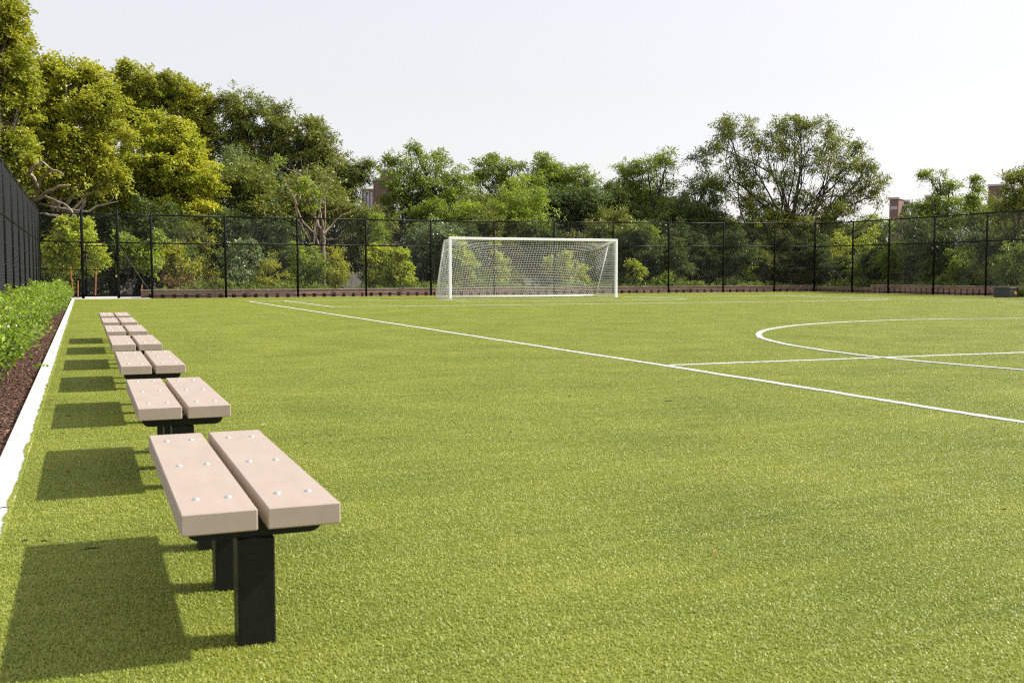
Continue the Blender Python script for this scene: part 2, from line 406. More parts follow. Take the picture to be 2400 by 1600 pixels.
ribbon('touch_line', [(5.98, 42.55), (6.3, 18.6), (6.39, 10.98), (6.40, -6)], LW, ZL, 1, 'near touch line')
ribbon('halfway_line', [(6.45, HY + .02), (33.3, HY - .15)], LW, ZL + .001, 2, 'halfway line')
ribbon('goal_line', [(6.0, 42.55), (17.5, 43.0), (33.3, 43.6)], LW, ZL + .001, 3, 'goal line at the far end')
ribbon('far_touch_line', [(32.8, 43.7), (32.7, 37.6), (33.6, 33), (33.6, -6)], LW, ZL, 4, 'far touch line')
ribbon('penalty_line', [(7.39, 42.6), (7.53, 34.28), (11.6, 34.17), (18, 34.1), (28.4, 34.7), (31.3, 35.4), (31.4, 43.6)], LW, ZL + .003, 5, 'penalty area line')
ribbon('goal_area_line', [(13.83, 42.9), (13.86, 38.7), (17.5, 38.6), (21.2, 38.6), (23.6, 38.9), (23.7, 43.2)], LW, ZL + .003, 6, 'goal area line')
cc, cr = (18.35, 10.98), 8.73
ribbon('centre_circle', [(cc[0] + cr * math.cos(a), cc[1] + cr * math.sin(a)) for a in np.linspace(0, 2 * math.pi, 97)], LW, ZL + .004, 7, 'centre circle')

# ------------------------------------------------------------------ benches
BW, BG, BL, BT, BZ = .208, .028, 1.544, .062, .44
def make_bench():
    root = empty('bench')
    for k in (0, 1):
        x0 = k * (BW + BG)
        m_ = MB().box(x0, x0 + BW, 0, BL, BZ - BT, BZ, .0035); pl = m_.build('seat_plank', M['plank'], root)
        for yy in (.19, .775, 1.355):
            for xx in (.058, .150):
                q = MB(); vs = []; fs = []; n = 14; r0 = .0108
                rings = [(r0, 0), (r0 * .93, .003), (r0 * .65, .0052), (r0 * .25, .0062)]
                for rr, zz in rings:
                    for j in range(n):
                        a = 2 * math.pi * j / n; vs.append((x0 + xx + rr * math.cos(a), yy + rr * math.sin(a), BZ + zz))
                for i in range(3):
                    for j in range(n): fs.append((i * n + j, i * n + (j + 1) % n, (i + 1) * n + (j + 1) % n, (i + 1) * n + j))
                fs.append(tuple(3 * n + j for j in range(n))); q.add(vs, fs)
                q.build('bolt', M['bolt'], pl, smooth=True)
    tw = 2 * BW + BG; cx_ = tw / 2
    for yy in (.19, .775, 1.355):
        MB().box(cx_ - .054, cx_ + .054, yy - .054, yy + .054, -.12, BZ - BT - .052, .005).build('leg', M['blackmetal'], root)
        # bracket: channel with rounded lower corners
        hw = tw / 2 - .025; z1 = BZ - BT - .001; z0 = z1 - .05; rr = .035
        prof = [(-hw, z1), (-hw, z0 + rr)] + [(-hw + rr - rr * math.cos(a), z0 + rr - rr * math.sin(a)) for a in np.linspace(.2, 1.57, 6)]
        prof += [(-x, z) for x, z in prof[::-1]]
        n = len(prof); vs = [(cx_ + x, yy - .045, z) for x, z in prof] + [(cx_ + x, yy + .045, z) for x, z in prof]
        fs = [tuple(range(n)), tuple(range(2 * n - 1, n - 1, -1))] + [(i, (i + 1) % n, n + (i + 1) % n, n + i) for i in range(n)]
        b_ = MB(); b_.add(vs, fs); b_.build('bracket', M['blackmetal'], root)
    return root
bench0 = make_bench(); index_kids()
blabels = ['tan two plank backless bench in the foreground, its black legs fully in view', 'second bench of the row, directly behind the large foreground bench',
           'third bench of the row, black bracket showing under its front end', 'middle bench of the row of seven, fourth from the camera',
           'fifth bench of the row, small tan planks beside the kerb', 'sixth bench of the row, second from the far end', 'last bench of the row, smallest and nearest the gate']
for i, y in enumerate((3.004, 5.477, 8.025, 10.49, 12.888, 15.341, 17.687)):
    o = bench0 if i == 0 else copy_tree(bench0)
    o.location = (.2317, y, 0); tag(o, blabels[i], 'bench', 'backless benches in a row along the kerb')

# ------------------------------------------------------------------ football goal
GX0, GX1, GY, GH, GD, GTD = 14.59, 22.58, 43.32, 2.655, 2.02, .82
goal = tag(empty('football_goal', ((GX0 + GX1) / 2, GY, 0)), 'white football goal with white net standing at the far end of the pitch', 'football goal')
gw = (GX1 - GX0) / 2; pr = .057
for s in (-1, 1):
    MB().box(s * gw - pr, s * gw + pr, -pr, pr, 0, GH - .115, .012).build('post', M['white'], goal)
MB().box(-gw - pr, gw + pr, -pr, pr, GH - .115, GH, .012).build('crossbar', M['white'], goal)
for s in (-1, 1):
    pts_ = [(s * gw, pr, GH - .12), (s * gw, .35, GH - .13), (s * gw, GTD - .12, GH - .17), (s * gw, GTD - .03, GH - .22), (s * gw, GTD + .03, GH - .32)]
    MB().tube(pts_, .03, 8).build('top_bar', M['white'], goal, True)
    MB().tube([(s * gw, GTD + .03, GH - .32), (s * gw, GD, .05)], .028, 8).build('stanchion', M['white'], goal, True)
MB().tube([(-gw, GD, .05), (gw, GD, .05)], .032, 8).build('back_bar', M['white'], goal, True)
# net: grids of cord over roof, back and sides
def cords(grid, rad):
    """grid (a,b,3): cords along both directions as 3-sided tubes"""
    V, F_ = [], []; base = 0
    for G_ in (grid, np.swapaxes(grid, 0, 1)):
        a, b_, _ = G_.shape
        d = np.gradient(G_, axis=1); d /= np.linalg.norm(d, axis=2, keepdims=True) + 1e-9
        ref = np.array([.31, .77, .55]); u = np.cross(d, ref); u /= np.linalg.norm(u, axis=2, keepdims=True) + 1e-9; v_ = np.cross(d, u)
        ring = np.stack([G_ + rad * (math.cos(t_) * u + math.sin(t_) * v_) for t_ in (0, 2.094, 4.189)], 2)
        idx = base + np.arange(a * b_ * 3).reshape(a, b_, 3); base += a * b_ * 3; V.append(ring.reshape(-1, 3))
        for k in range(3):
            k2 = (k + 1) % 3
            F_.append(np.stack([idx[:, :-1, k], idx[:, 1:, k], idx[:, 1:, k2], idx[:, :-1, k2]], -1).reshape(-1, 4))
    return np.concatenate(V), np.concatenate(F_)
nr = np.random.default_rng(5)
def smooth_noise(a, b_, amp, ka=5, kb_=5):
    c = nr.normal(size=(ka, kb_)); ia = np.linspace(0, ka - 1, a); ib = np.linspace(0, kb_ - 1, b_)
    r_ = np.stack([np.interp(ia, np.arange(ka), c[:, j]) for j in range(kb_)], 1)
    return amp * np.stack([np.interp(ib, np.arange(kb_), r_[i]) for i in range(a)], 0)
VV, FF = [], []; nb = 0
def addc(g_, rad=.0068):
    global nb
    v_, f_ = cords(g_, rad); VV.append(v_); FF.append(f_ + nb); nb += len(v_)
nu = 70
u = np.linspace(0, 1, nu); ends = np.minimum(u, 1 - u)
tight = np.exp(-ends / .13)                                   # 1 at the stanchions, 0 in the middle
# roof+back as one continuous sheet from the crossbar to the ground
nv = 34; vv = np.linspace(0, 1, nv)
Uq, Vq = np.meshgrid(u, vv, indexing='ij'); Tq = np.exp(-np.minimum(Uq, 1 - Uq) / .13)
xs_ = -gw + 2 * gw * Uq
# profile at the ends follows the bars; in the middle it falls in a sagging line from crossbar to the ground bar
def prof_end(v):
    pts_ = np.array([(0.0, GH - .12), (GTD - .05, GH - .17), (GTD + .03, GH - .32), (GD, .07)]); s_l = np.r_[0, np.cumsum(np.linalg.norm(np.diff(pts_, axis=0), axis=1))]
    s_l /= s_l[-1]; return np.interp(v, s_l, pts_[:, 0]), np.interp(v, s_l, pts_[:, 1])
def prof_mid(v):
    y_ = .03 + (GD - .1) * (v ** 1.25) * .97 + .05 * v; z_ = (GH - .12) * (1 - v) ** .93 + .02
    return y_, np.maximum(z_ - .25 * np.sin(np.pi * v) * .45, .02)
ye, ze = prof_end(Vq); ym, zm = prof_mid(Vq)
ys_ = ye * Tq + ym * (1 - Tq); zs_ = ze * Tq + zm * (1 - Tq)
ys_ = ys_ + smooth_noise(nu, nv, .035, 7, 5) * np.sin(np.pi * Vq); xs_ = xs_ + smooth_noise(nu, nv, .02, 7, 5) * np.sin(np.pi * Vq) * np.sin(np.pi * Uq) - .12 * np.sin(np.pi * Vq) * np.sin(2 * np.pi * Uq)
addc(np.stack([xs_, ys_, zs_], -1))
for s in (-1, 1):
    na, nbv = 17, 24
    a_ = np.linspace(0, 1, na); b_ = np.linspace(0, 1, nbv); A_, B_ = np.meshgrid(a_, b_, indexing='ij')
    zz = (GH - .15) * B_ + .03; backy = np.interp(zz, [0, GH - .32, GH - .17, GH], [GD, GTD + .03, GTD - .1, GTD - .3])
    yy = A_ * backy; xx = s * gw + s * .03 * np.sin(np.pi * A_) + smooth_noise(na, nbv, .03)
    addc(np.stack([xx, yy + smooth_noise(na, nbv, .02) * np.sin(np.pi * A_), zz], -1), .006)
# gathered cord along the ground
for s in (-1, 1):
    pass
link('net', np_mesh('net', np.concatenate(VV), np.concatenate(FF)), M['cord'], goal)
hem = MB(); rh = random.Random(3)
for s in (-1, 1):
    hem.tube([(s * gw, .1 + k * (GD - .1) / 14, .018 + .05 * rh.random() * (k % 3 == 1)) for k in range(15)], .013, 5)
hem.tube([(-gw + 2 * gw * k / 50, GD + .02, .03 + .02 * math.sin(k * 1.3)) for k in range(51)], .016, 5)
hem.build('net_hem', M['cord'], goal)

# ------------------------------------------------------------------ fences
def mesh_wires(panels, rad=.0024, pitch=.0707):
    """panels: list of (A, B, z0, hA, hB): diamond wires clipped to each panel"""
    P0, P1 = [], []
    for A, B, z0, hA, hB in panels:
        A = np.array(A); B = np.array(B); w_ = np.linalg.norm(B - A); e = (B - A) / w_; h = max(hA, hB)
        for sg in (1, -1):
            for c in np.arange(-h, w_ + h, pitch):
                if sg == 1: u0, v0, u1, v1 = c, 0., c + h, h
                else: u0, v0, u1, v1 = c, h, c + h, 0.
                # clip in u
                t0, t1 = 0., 1.
                if u0 < 0: t0 = -u0 / h
                if u1 > w_: t1 = (w_ - u0) / h
                if t1 - t0 < .01: continue
                q = [(u0 + h * t_, v0 + (v1 - v0) * t_) for t_ in (t0, t1)]
                lim = lambda uu: hA + (hB - hA) * uu / w_
                q = [(uu, min(v_, lim(uu))) for uu, v_ in q]
                P0.append((*(A + e * q[0][0]), z0 + q[0][1])); P1.append((*(A + e * q[1][0]), z0 + q[1][1]))
    P0 = np.array(P0); P1 = np.array(P1); d = P1 - P0; d /= np.linalg.norm(d, axis=1, keepdims=True) + 1e-9
    n_ = np.cross(d, [0, 0, 1.0]); n_ /= np.linalg.norm(n_, axis=1, keepdims=True) + 1e-9; m_ = np.cross(d, n_)
    V = []
    for P in (P0, P1):
        for a in (0.4, 2.494, 4.589): V.append(P + rad * (math.cos(a) * n_ + math.sin(a) * m_))
    V = np.stack(V, 1).reshape(-1, 3); i = np.arange(len(P0))[:, None] * 6
    Fq = np.concatenate([i + [0, 1, 4, 3], i + [1, 2, 5, 4], i + [2, 0, 3, 5]], 1).reshape(-1, 4)
    return np_mesh('chain_link', V, Fq)

def make_fence(label, posts, skip=(), big=(), low=(), mids=2 / 3, prad=.05, braces=(), brk=None):
    root = tag(empty('chain_link_fence', (0, 0, 0)), label, 'fence', 'tall black chain link fence around the pitch')
    for i, (x, y, h) in enumerate(posts):
        if (i in skip): continue
        r_ = .06 if i in big else prad; ht = h + (.16 if i in big else .03)
        m_ = MB(); m_.tube([(x, y, -.15), (x, y, ht - r_ * .8), (x, y, ht - r_ * .3), (x, y, ht)], [r_, r_, r_ * .8, r_ * .25], 10)
        for zz in (.35, .8, 1.3, 1.8, 2.35, 2.9, 3.4):
            m_.tube([(x, y, zz), (x, y, zz + .025)], r_ + .006, 10)
        m_.build('post', M['black'], root, True)
    for nm, fz, r_ in (('top_rail', 1.0, .034), ('middle_rail', mids, .031), ('bottom_rail', None, .022)):
        for (a, b_) in zip(posts[:-1], posts[1:]):
            if brk and (a, b_) in brk and nm == 'bottom_rail': continue
            za, zb = (a[2] * fz - .03, b_[2] * fz - .03) if fz else (.09, .09)
            MB().tube([(a[0], a[1], za), (b_[0], b_[1], zb)], r_, 8).build(nm, M['black'], root, True)
    if low:
        for i in low:
            a, b_ = posts[i], posts[i + 1]; MB().tube([(a[0], a[1], a[2] / 3 + .02), (b_[0], b_[1], b_[2] / 3 + .02)], .022, 8).build('lower_rail', M['black'], root, True)
    for (i, j) in braces:
        a, b_ = posts[i], posts[j]
        MB().tube([(a[0], a[1] - .02, a[2] * 2 / 3 - .1), (b_[0], b_[1] - .02, .15)], .008, 5).build('brace_rod', M['wirebright'], root)
    pan = []
    for (a, b_) in zip(posts[:-1], posts[1:]):
        z0 = .04
        if brk and (a, b_) in brk: z0 = a[2] * 2 / 3 - .03
        pan.append(((a[0], a[1] + .045), (b_[0], b_[1] + .045), z0, a[2] - z0, b_[2] - z0))
    link('chain_link', mesh_wires(pan), M['wire'], root)
    return root
fl = [left_posts[0]] + far_posts
gate_bay = (far_posts[0], far_posts[1])
make_fence('black chain link fence across the far end behind the goal', fl, skip=(0, len(fl) - 1), big=(1, 2), low=(0, 2, len(fl) - 2), braces=((2, 3),), brk=[gate_bay])
make_fence('black chain link fence down the right side beside the dark box', right_posts, big=(0,), low=(0,), braces=((0, 1),))
make_fence('black chain link fence seen edge on behind the shrub bed', left_posts, prad=.046, low=(0,))

# the gate inside its bay
ga, gb = Vector((*far_posts[0][:2], 0)), Vector((*far_posts[1][:2], 0)); gd = (gb - ga).normalized(); gl = (gb - ga).length
gate = tag(empty('gate', ga, math.atan2(gd.y, gd.x)), 'closed black chain link gate with a padlock at the left end of the far fence', 'gate')
x0, x1, z0, z1 = .15, gl - .13, .12, 2.30
m_ = MB()
for a, b_ in (((x0, 0, z0), (x0, 0, z1)), ((x1, 0, z0), (x1, 0, z1)), ((x0, 0, z0), (x1, 0, z0)), ((x0, 0, z1), (x1, 0, z1)), ((x0, 0, 1.24), (x1, 0, 1.24))):
    m_.tube([a, b_], .025, 8)
m_.build('gate_frame', M['black'], gate, True)
link('gate_mesh', mesh_wires([((x0, .0), (x1, .0), z0, z1 - z0, z1 - z0)]), M['wire'], gate)
for zz in (.45, 2.0): MB().box(.05, x0 + .03, -.03, .03, zz - .05, zz + .05, .01).build('hinge', M['black'], gate)
MB().box(x1 - .03, x1 + .14, -.03, .03, 1.06, 1.14, .008).build('latch', M['black'], gate)
m_ = MB(); m_.box(x1 + .02, x1 + .09, -.07, -.035, .93, 1.01, .01); m_.tube([(x1 + .035, -.052, 1.01), (x1 + .035, -.052, 1.05), (x1 + .055, -.052, 1.07), (x1 + .075, -.052, 1.05), (x1 + .075, -.052, 1.01)], .006, 6)
m_.build('padlock', M['brass'], gate)

# ------------------------------------------------------------------ low brick wall behind the fence
def low_wall(path, h, label, gap_every, gap_w, lowh, capw=.34, d=.55):
    root = tag(empty('low_wall', (0, 0, 0)), label, 'wall', 'low brown retaining wall beyond the fence')
    body, pier, cap = MB(), MB(), MB(); carry = 0
    for a, b_ in zip(path[:-1], path[1:]):
        a = Vector((*a, 0)); b_ = Vector((*b_, 0)); e = (b_ - a).normalized(); L = (b_ - a).length; nrm = Vector((-e.y, e.x, 0))
        def bx(m, s0, s1, n0, n1, za, zb):
            vs = [a + e * s_ + nrm * n_ + Vector((0, 0, z_)) for z_ in (za, zb) for s_, n_ in ((s0, n0), (s1, n0), (s1, n1), (s0, n1))]
            m.add(vs, [(0, 3, 2, 1), (4, 5, 6, 7), (0, 1, 5, 4), (1, 2, 6, 5), (2, 3, 7, 6), (3, 0, 4, 7)])
        bx(body, 0, L, 0, .28, lowh, h - .04); bx(cap, -.01, L + .01, -.035, .32, h - .04, h)
        k = 0; s = 0
        while s < L:
            e1 = min(s + gap_every - gap_w, L); bx(pier, s, e1, .012, .27, -.15, lowh); s += gap_every
        bx(pier, 0, L, .27, .30, -.15, lowh - .01)
    body.build('wall_body', M['brickwall'], root); pier.build('wall_footing', M['brickwall'], root); cap.build('coping', M['cap'], root)
    return root
wp = [(x, y + .55) for x, y, h in far_posts[2:]]
wp[0] = (wp[0][0] - .45, wp[0][1]); wp[-1] = (wp[-1][0] + .5, wp[-1][1] + .05)
low_wall(wp, .37, 'long low brown brick wall with a row of dark slots behind the far fence', .5, .17, .17)
low_wall([(41.62, 53.8), (41.62, 48.6)], .30, 'short low stretch of brown wall past the fence corner', .42, .1, .15)
low_wall([(41.62, 48.6), (41.6, 40), (41.6, 26)], .47, 'taller stretch of brown wall behind the right fence', .40, .1, .30)

# ------------------------------------------------------------------ dark box by the right fence
bp = at(2362, 697, 1); D_ = 1.1 / (1.1 - bp.z) if False else None
def on_ground(px, py):
    d = FW + RT * ((px - 1200) / FPX) - UP * ((py - 800) / FPX); t_ = CAM.z / -d.z
    return CAM + d * t_
g0 = on_ground(2367, 697.3)
box = tag(empty('storage_box', (g0.x, g0.y, 0), R_(12)), 'low dark grey box with a round yellow knob on the turf by the right fence', 'box')
MB().box(-.05, .72, 0, .75, 0, .42, .015).build('box_body', M['boxmat'], box)
MB().box(-.07, .74, -.02, .77, .42, .455, .01).build('lid', M['boxmat'], box)
m_ = MB(); m_.tube([(.40, 0.0, .20), (.40, -.02, .20), (.40, -.045, .20), (.40, -.06, .20)], [.085, .085, .065, .02], 14)
m_.build('knob', M['yellow'], box, True)

# ------------------------------------------------------------------ stakes beyond the gate
for i, (px, py0, py1, lean, lab) in enumerate([
        (167, 626, 704, .16, 'tall orange brown stake leaning right, left of the gate'), (184, 658, 702, -.06, 'short orange brown stake just left of the gate post'),
        (126, 654, 695, 0, 'orange brown stake half hidden by the shrubs'), (227, 627, 700, -.10, 'tall orange brown stake seen through the gate'),
        (333, 668, 699, .05, 'short orange brown stake right of the gate by the tree')]):
    D = 47.6 + .35 * i; b0 = at(px, py1, D); top = at(px, py0, D); h = top.z
    st = MB(); lx = lean * h * .45
    st.tube([(lx, 0, -.05), (0, 0, h)], .026, 6).tube([(0, 0, h), (0, 0, h + .01)], [.026, .018], 6)
    tag(st.build('stake', M['stake']), lab, 'stake', 'orange brown stakes beyond the gate').location = (b0.x, b0.y, 0)
#VEG
# ------------------------------------------------------------------ vegetation
def wave_noise(rg, wl, k=7):
    """smooth random field of about unit variance with wavelength wl"""
    K = rg.normal(size=(k, 3)); K /= np.linalg.norm(K, axis=1, keepdims=True); K *= 2 * np.pi / wl * rg.uniform(.6, 1.5, (k, 1)); ph = rg.uniform(0, 6.28, k)
    return lambda P: np.sin(np.asarray(P) @ K.T + ph).sum(1) / math.sqrt(k / 2)

def leaves(rg, C, Rr, per, ll, lw, droop=.25, flat=.55, outdir=None, fold=.25):
    """sprays of leaves: each clump is a short drooping spray pointing away from the crown; returns V, F, tone"""
    n = len(C); N = n * per
    O = outdir if outdir is not None else rg.normal(size=(n, 3))
    ax = O * [.75, .75, .45] + rg.normal(size=(n, 3)) * [.55, .55, .38] + [0, 0, .12]
    ax /= np.linalg.norm(ax, axis=1, keepdims=True) + 1e-6
    A = np.repeat(ax, per, 0); rr = np.repeat(Rr, per)[:, None]; t = rg.uniform(-.9, 1.1, N)[:, None]
    lat = rg.normal(size=(N, 3)) * [.30, .30, .17 * flat / .55] * (1.15 - .5 * np.abs(t))
    P = np.repeat(C, per, 0) + rr * (A * t + lat - np.array([0, 0, 1.0]) * (.28 + droop * .5) * t * np.abs(t))
    d = A * .7 + lat * 1.6 + rg.normal(size=(N, 3)) * .5
    d[:, 2] -= droop; d /= np.linalg.norm(d, axis=1, keepdims=True)
    up = rg.normal(size=(N, 3)) * .5 + np.array([0, 0, 1.0]); s = np.cross(d, up); s /= np.linalg.norm(s, axis=1, keepdims=True) + 1e-6
    nn = np.cross(s, d)
    L = ll * rg.uniform(.6, 1.25, N)[:, None]; W_ = lw * rg.uniform(.7, 1.2, N)[:, None]
    V = np.stack([P, P + d * L * .45 + s * W_ * .5 + nn * W_ * fold, P + d * L, P + d * L * .45 - s * W_ * .5 + nn * W_ * fold], 1).reshape(-1, 3)
    i = np.arange(N)[:, None] * 4
    big = wave_noise(rg, max(2.2, np.mean(Rr) * 5)); clt = np.repeat(rg.normal(size=n) * .10 + big(C) * .09, per)
    tone = np.clip(.5 + clt + rg.normal(size=N) * .18, 0, 1)
    return V, i + [0, 1, 2, 3], tone

def lobe_clumps(rg, lobes, clump_r, fill, zmin, rough=1.0):
    C, O, LI = [], [], []; ex = []
    mean_r = np.mean([np.mean(r) for c, r in lobes]); out_n = wave_noise(rg, mean_r * 1.1); out_s = wave_noise(rg, mean_r * .45); gap = wave_noise(rg, clump_r * 4.5)
    for k, (c, r) in enumerate(lobes):
        c = np.array(c); r = np.array(r); ex.append((k, c, r * .92))
        for j in range(int(4 * rough)):            # upright tufts that break the outline
            d = rg.normal(size=3); d[2] = abs(d[2]) * 1.2; d /= np.linalg.norm(d)
            q = rg.uniform(.14, .28); ex.append((k, c + d * r * rg.uniform(.8, 1.0), np.maximum(r * [q, q, q * 1.7], clump_r * .4)))
    for k, c, r in ex:
        area = 4 * math.pi * (((r[0] * r[1]) ** 1.6 + (r[0] * r[2]) ** 1.6 + (r[1] * r[2]) ** 1.6) / 3) ** (1 / 1.6)
        n = max(3, int(fill * area / (clump_r ** 2 * 1.15)))
        d = rg.normal(size=(n, 3)); d /= np.linalg.norm(d, axis=1, keepdims=True)
        u_ = .25 + .78 * rg.random(n) ** .55
        m_ = 1 + .17 * out_n(c + d * r) + .10 * out_s(c + d * r)
        p_ = c + d * r * (u_ * m_)[:, None]
        keep = (p_[:, 2] > zmin) & (gap(p_) > -.62)
        C.append(p_[keep]); O.append(d[keep]); LI += [k] * int(keep.sum())
    return np.concatenate(C), np.concatenate(O), np.array(LI)

def limb_path(a, b, rg, sag=.0, k=5, wob=.06):
    a = np.array(a, float); b = np.array(b, float); L = np.linalg.norm(b - a); out = []
    w1 = rg.normal(size=3) * L * wob; w2 = rg.normal(size=3) * L * wob * .6
    for i in range(k + 1):
        t_ = i / k; p_ = a + (b - a) * t_ + w1 * math.sin(math.pi * t_) + w2 * math.sin(2 * math.pi * t_)
        p_[2] += sag * L * math.sin(math.pi * t_); out.append(tuple(p_))
    return out

LM = {}
LM['syc'] = leafmat('yellow green plane leaves', (.25, .29, .04), (.56, .54, .08), .38, c2=(.58, .46, .09))
LM['sycdark'] = leafmat('mid green plane leaves', (.21, .25, .034), (.47, .47, .07), .35, c2=(.52, .43, .08))
LM['yellow'] = leafmat('yellowing leaves', (.23, .29, .035), (.54, .53, .075), .42, c2=(.68, .58, .10))
LM['olive'] = leafmat('olive locust leaves', (.125, .16, .04), (.32, .34, .08), .3)
LM['silver'] = leafmat('grey green leaves', (.13, .19, .075), (.33, .41, .20), .25, rough=.3, spec=.6)
LM['green'] = leafmat('mid green leaves', (.13, .20, .04), (.35, .42, .085), .36)
LM['fresh'] = leafmat('fresh green leaves', (.17, .26, .045), (.44, .51, .10), .42)
LM['bright'] = leafmat('bright yellow green leaves', (.25, .33, .045), (.60, .63, .11), .42)
LM['dark'] = leafmat('dark green leaves', (.06, .095, .028), (.16, .21, .06), .28)
LM['dark2'] = leafmat('blue green locust leaves', (.065, .105, .04), (.17, .225, .08), .28)
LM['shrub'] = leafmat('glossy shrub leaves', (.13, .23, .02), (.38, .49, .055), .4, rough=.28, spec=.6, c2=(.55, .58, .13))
LM['rust'] = leafmat('rust brown leaves', (.12, .13, .035), (.34, .20, .08), .3)

def fence_D(px):
    return 46 + (px - 100) * .0104 if px < 1910 else 64.8 - (px - 1910) * .0325

def tree(name, label, cat, px0, off, lobes, lm, bark='bark', clump=.55, fill=1.0, per=70, ll=.2, lw=.14, droop=.25, flat=.55,
         seed=1, base_px=None, trunk_r=.22, twigs=5, group=None, zmin=.25, limbs=None, stems=1, crown='crown', dj=1.0, tg=(0, 0), grow=1.0):
    """lobes: (photo x, photo y, half width, half height) read at the tree's own distance behind the fence"""
    rg = np.random.default_rng(seed); D = fence_D(px0) + off
    base = at(base_px if base_px is not None else px0, 700, D); base = np.array([base.x, base.y, -.15])
    root = tag(empty(name, tuple(base)), label, cat, group)
    dep = np.array([FW.x, FW.y, 0]); dep /= np.linalg.norm(dep); LB = []
    for (px, py, rx, ry) in lobes:
        c = np.array(at(px, py, D)); sx = rx * D / FPX * grow; sz = ry * D / FPX * grow; sy = (sx + sz) / 2 * .95
        c = c + dep * rg.uniform(-1, 1) * sy * .55 * dj
        c[2] = at(px, py, D).z
        LB.append((c - base, (sx, sy, sz)))
    C, O, LI = lobe_clumps(rg, LB, clump, fill, zmin)
    V, Fq, tn = leaves(rg, C, np.full(len(C), clump) * rg.uniform(.7, 1.25, len(C)), per, ll, lw, droop, flat, O)
    if tg[0]:
        ext = max(abs(c[0]) for c, r in LB) + 1; tn = np.clip(tn + tg[0] * (V.reshape(-1, 4, 3)[:, 0, :] @ np.array(RT) / ext) + tg[1], 0, 1)
    me = np_mesh(crown, V, Fq, tn); link(crown, me, LM[lm], root)
    # trunk, limbs to the lobes and twigs to the clumps
    m_ = MB(); top = np.mean([c for c, r in LB], 0); H = max(top[2], .8)
    forks = []
    for s_ in range(stems):
        bx_ = rg.uniform(-1, 1, 2) * .35 * (stems > 1); tt = top * [.5, .5, 1] + np.r_[rg.uniform(-1, 1, 2) * .25 * H * (stems > 1), 0]
        fp = np.array([tt[0] + bx_[0], tt[1] + bx_[1], H * (.45 if stems == 1 else .8)])
        pth = limb_path((bx_[0], bx_[1], -.2), fp, rg, 0, 5, .03); r_ = trunk_r / math.sqrt(stems)
        m_.tube(pth, np.linspace(r_ * 1.15, r_ * .7, len(pth)), 8); forks.append((pth, r_ * .7))
    for k, (c, r) in enumerate(LB):
        pth, r_ = forks[k % len(forks)]; j = -1 if rg.random() < .6 else -2; a = pth[j]
        if c[2] < 1.0 and stems == 1 and H > 6: continue
        q = limb_path(a, c, rg, .05, 5, .07); r0 = r_ * rg.uniform(.45, .7); m_.tube(q, np.linspace(r0, r0 * .28, len(q)), 6)
        idx = np.where(LI == k)[0]
        if len(idx) == 0: continue
        for t_ in rg.choice(idx, min(twigs, len(idx)), replace=False):
            s0 = q[rg.integers(2, len(q))]; q2 = limb_path(s0, C[t_], rg, .03, 3, .08); m_.tube(q2, np.linspace(r0 * .25, r0 * .07, len(q2)), 4, False)
    for L in (limbs or []):
        P_ = []
        for (px, py, dd, rad) in L: p_ = np.array(at(px, py, D + dd)) - base; P_.append((tuple(p_), rad))
        A_ = np.array([list(p) + [r] for p, r in P_]); A_ = np.vstack([A_[0] * 2 - A_[1], A_, A_[-1] * 2 - A_[-2]]); Q_ = []
        for j in range(1, len(A_) - 2):          # rounded bends through the traced joints
            for t_ in (0, .25, .5, .75):
                a, b, c, d = A_[j - 1:j + 3]; Q_.append(.5 * (2 * b + (c - a) * t_ + (2 * a - 5 * b + 4 * c - d) * t_ ** 2 + (3 * b - a - 3 * c + d) * t_ ** 3))
        Q_.append(A_[-2]); Q_ = np.array(Q_); Q_[:, :3] += rg.normal(size=(len(Q_), 3)) * Q_[:, 3:4] * .35
        m_.tube([tuple(q[:3]) for q in Q_], list(np.maximum(Q_[:, 3], .004)), 6)
    m_.build('trunk' if stems == 1 else 'stems', M[bark], root, True)
    return root

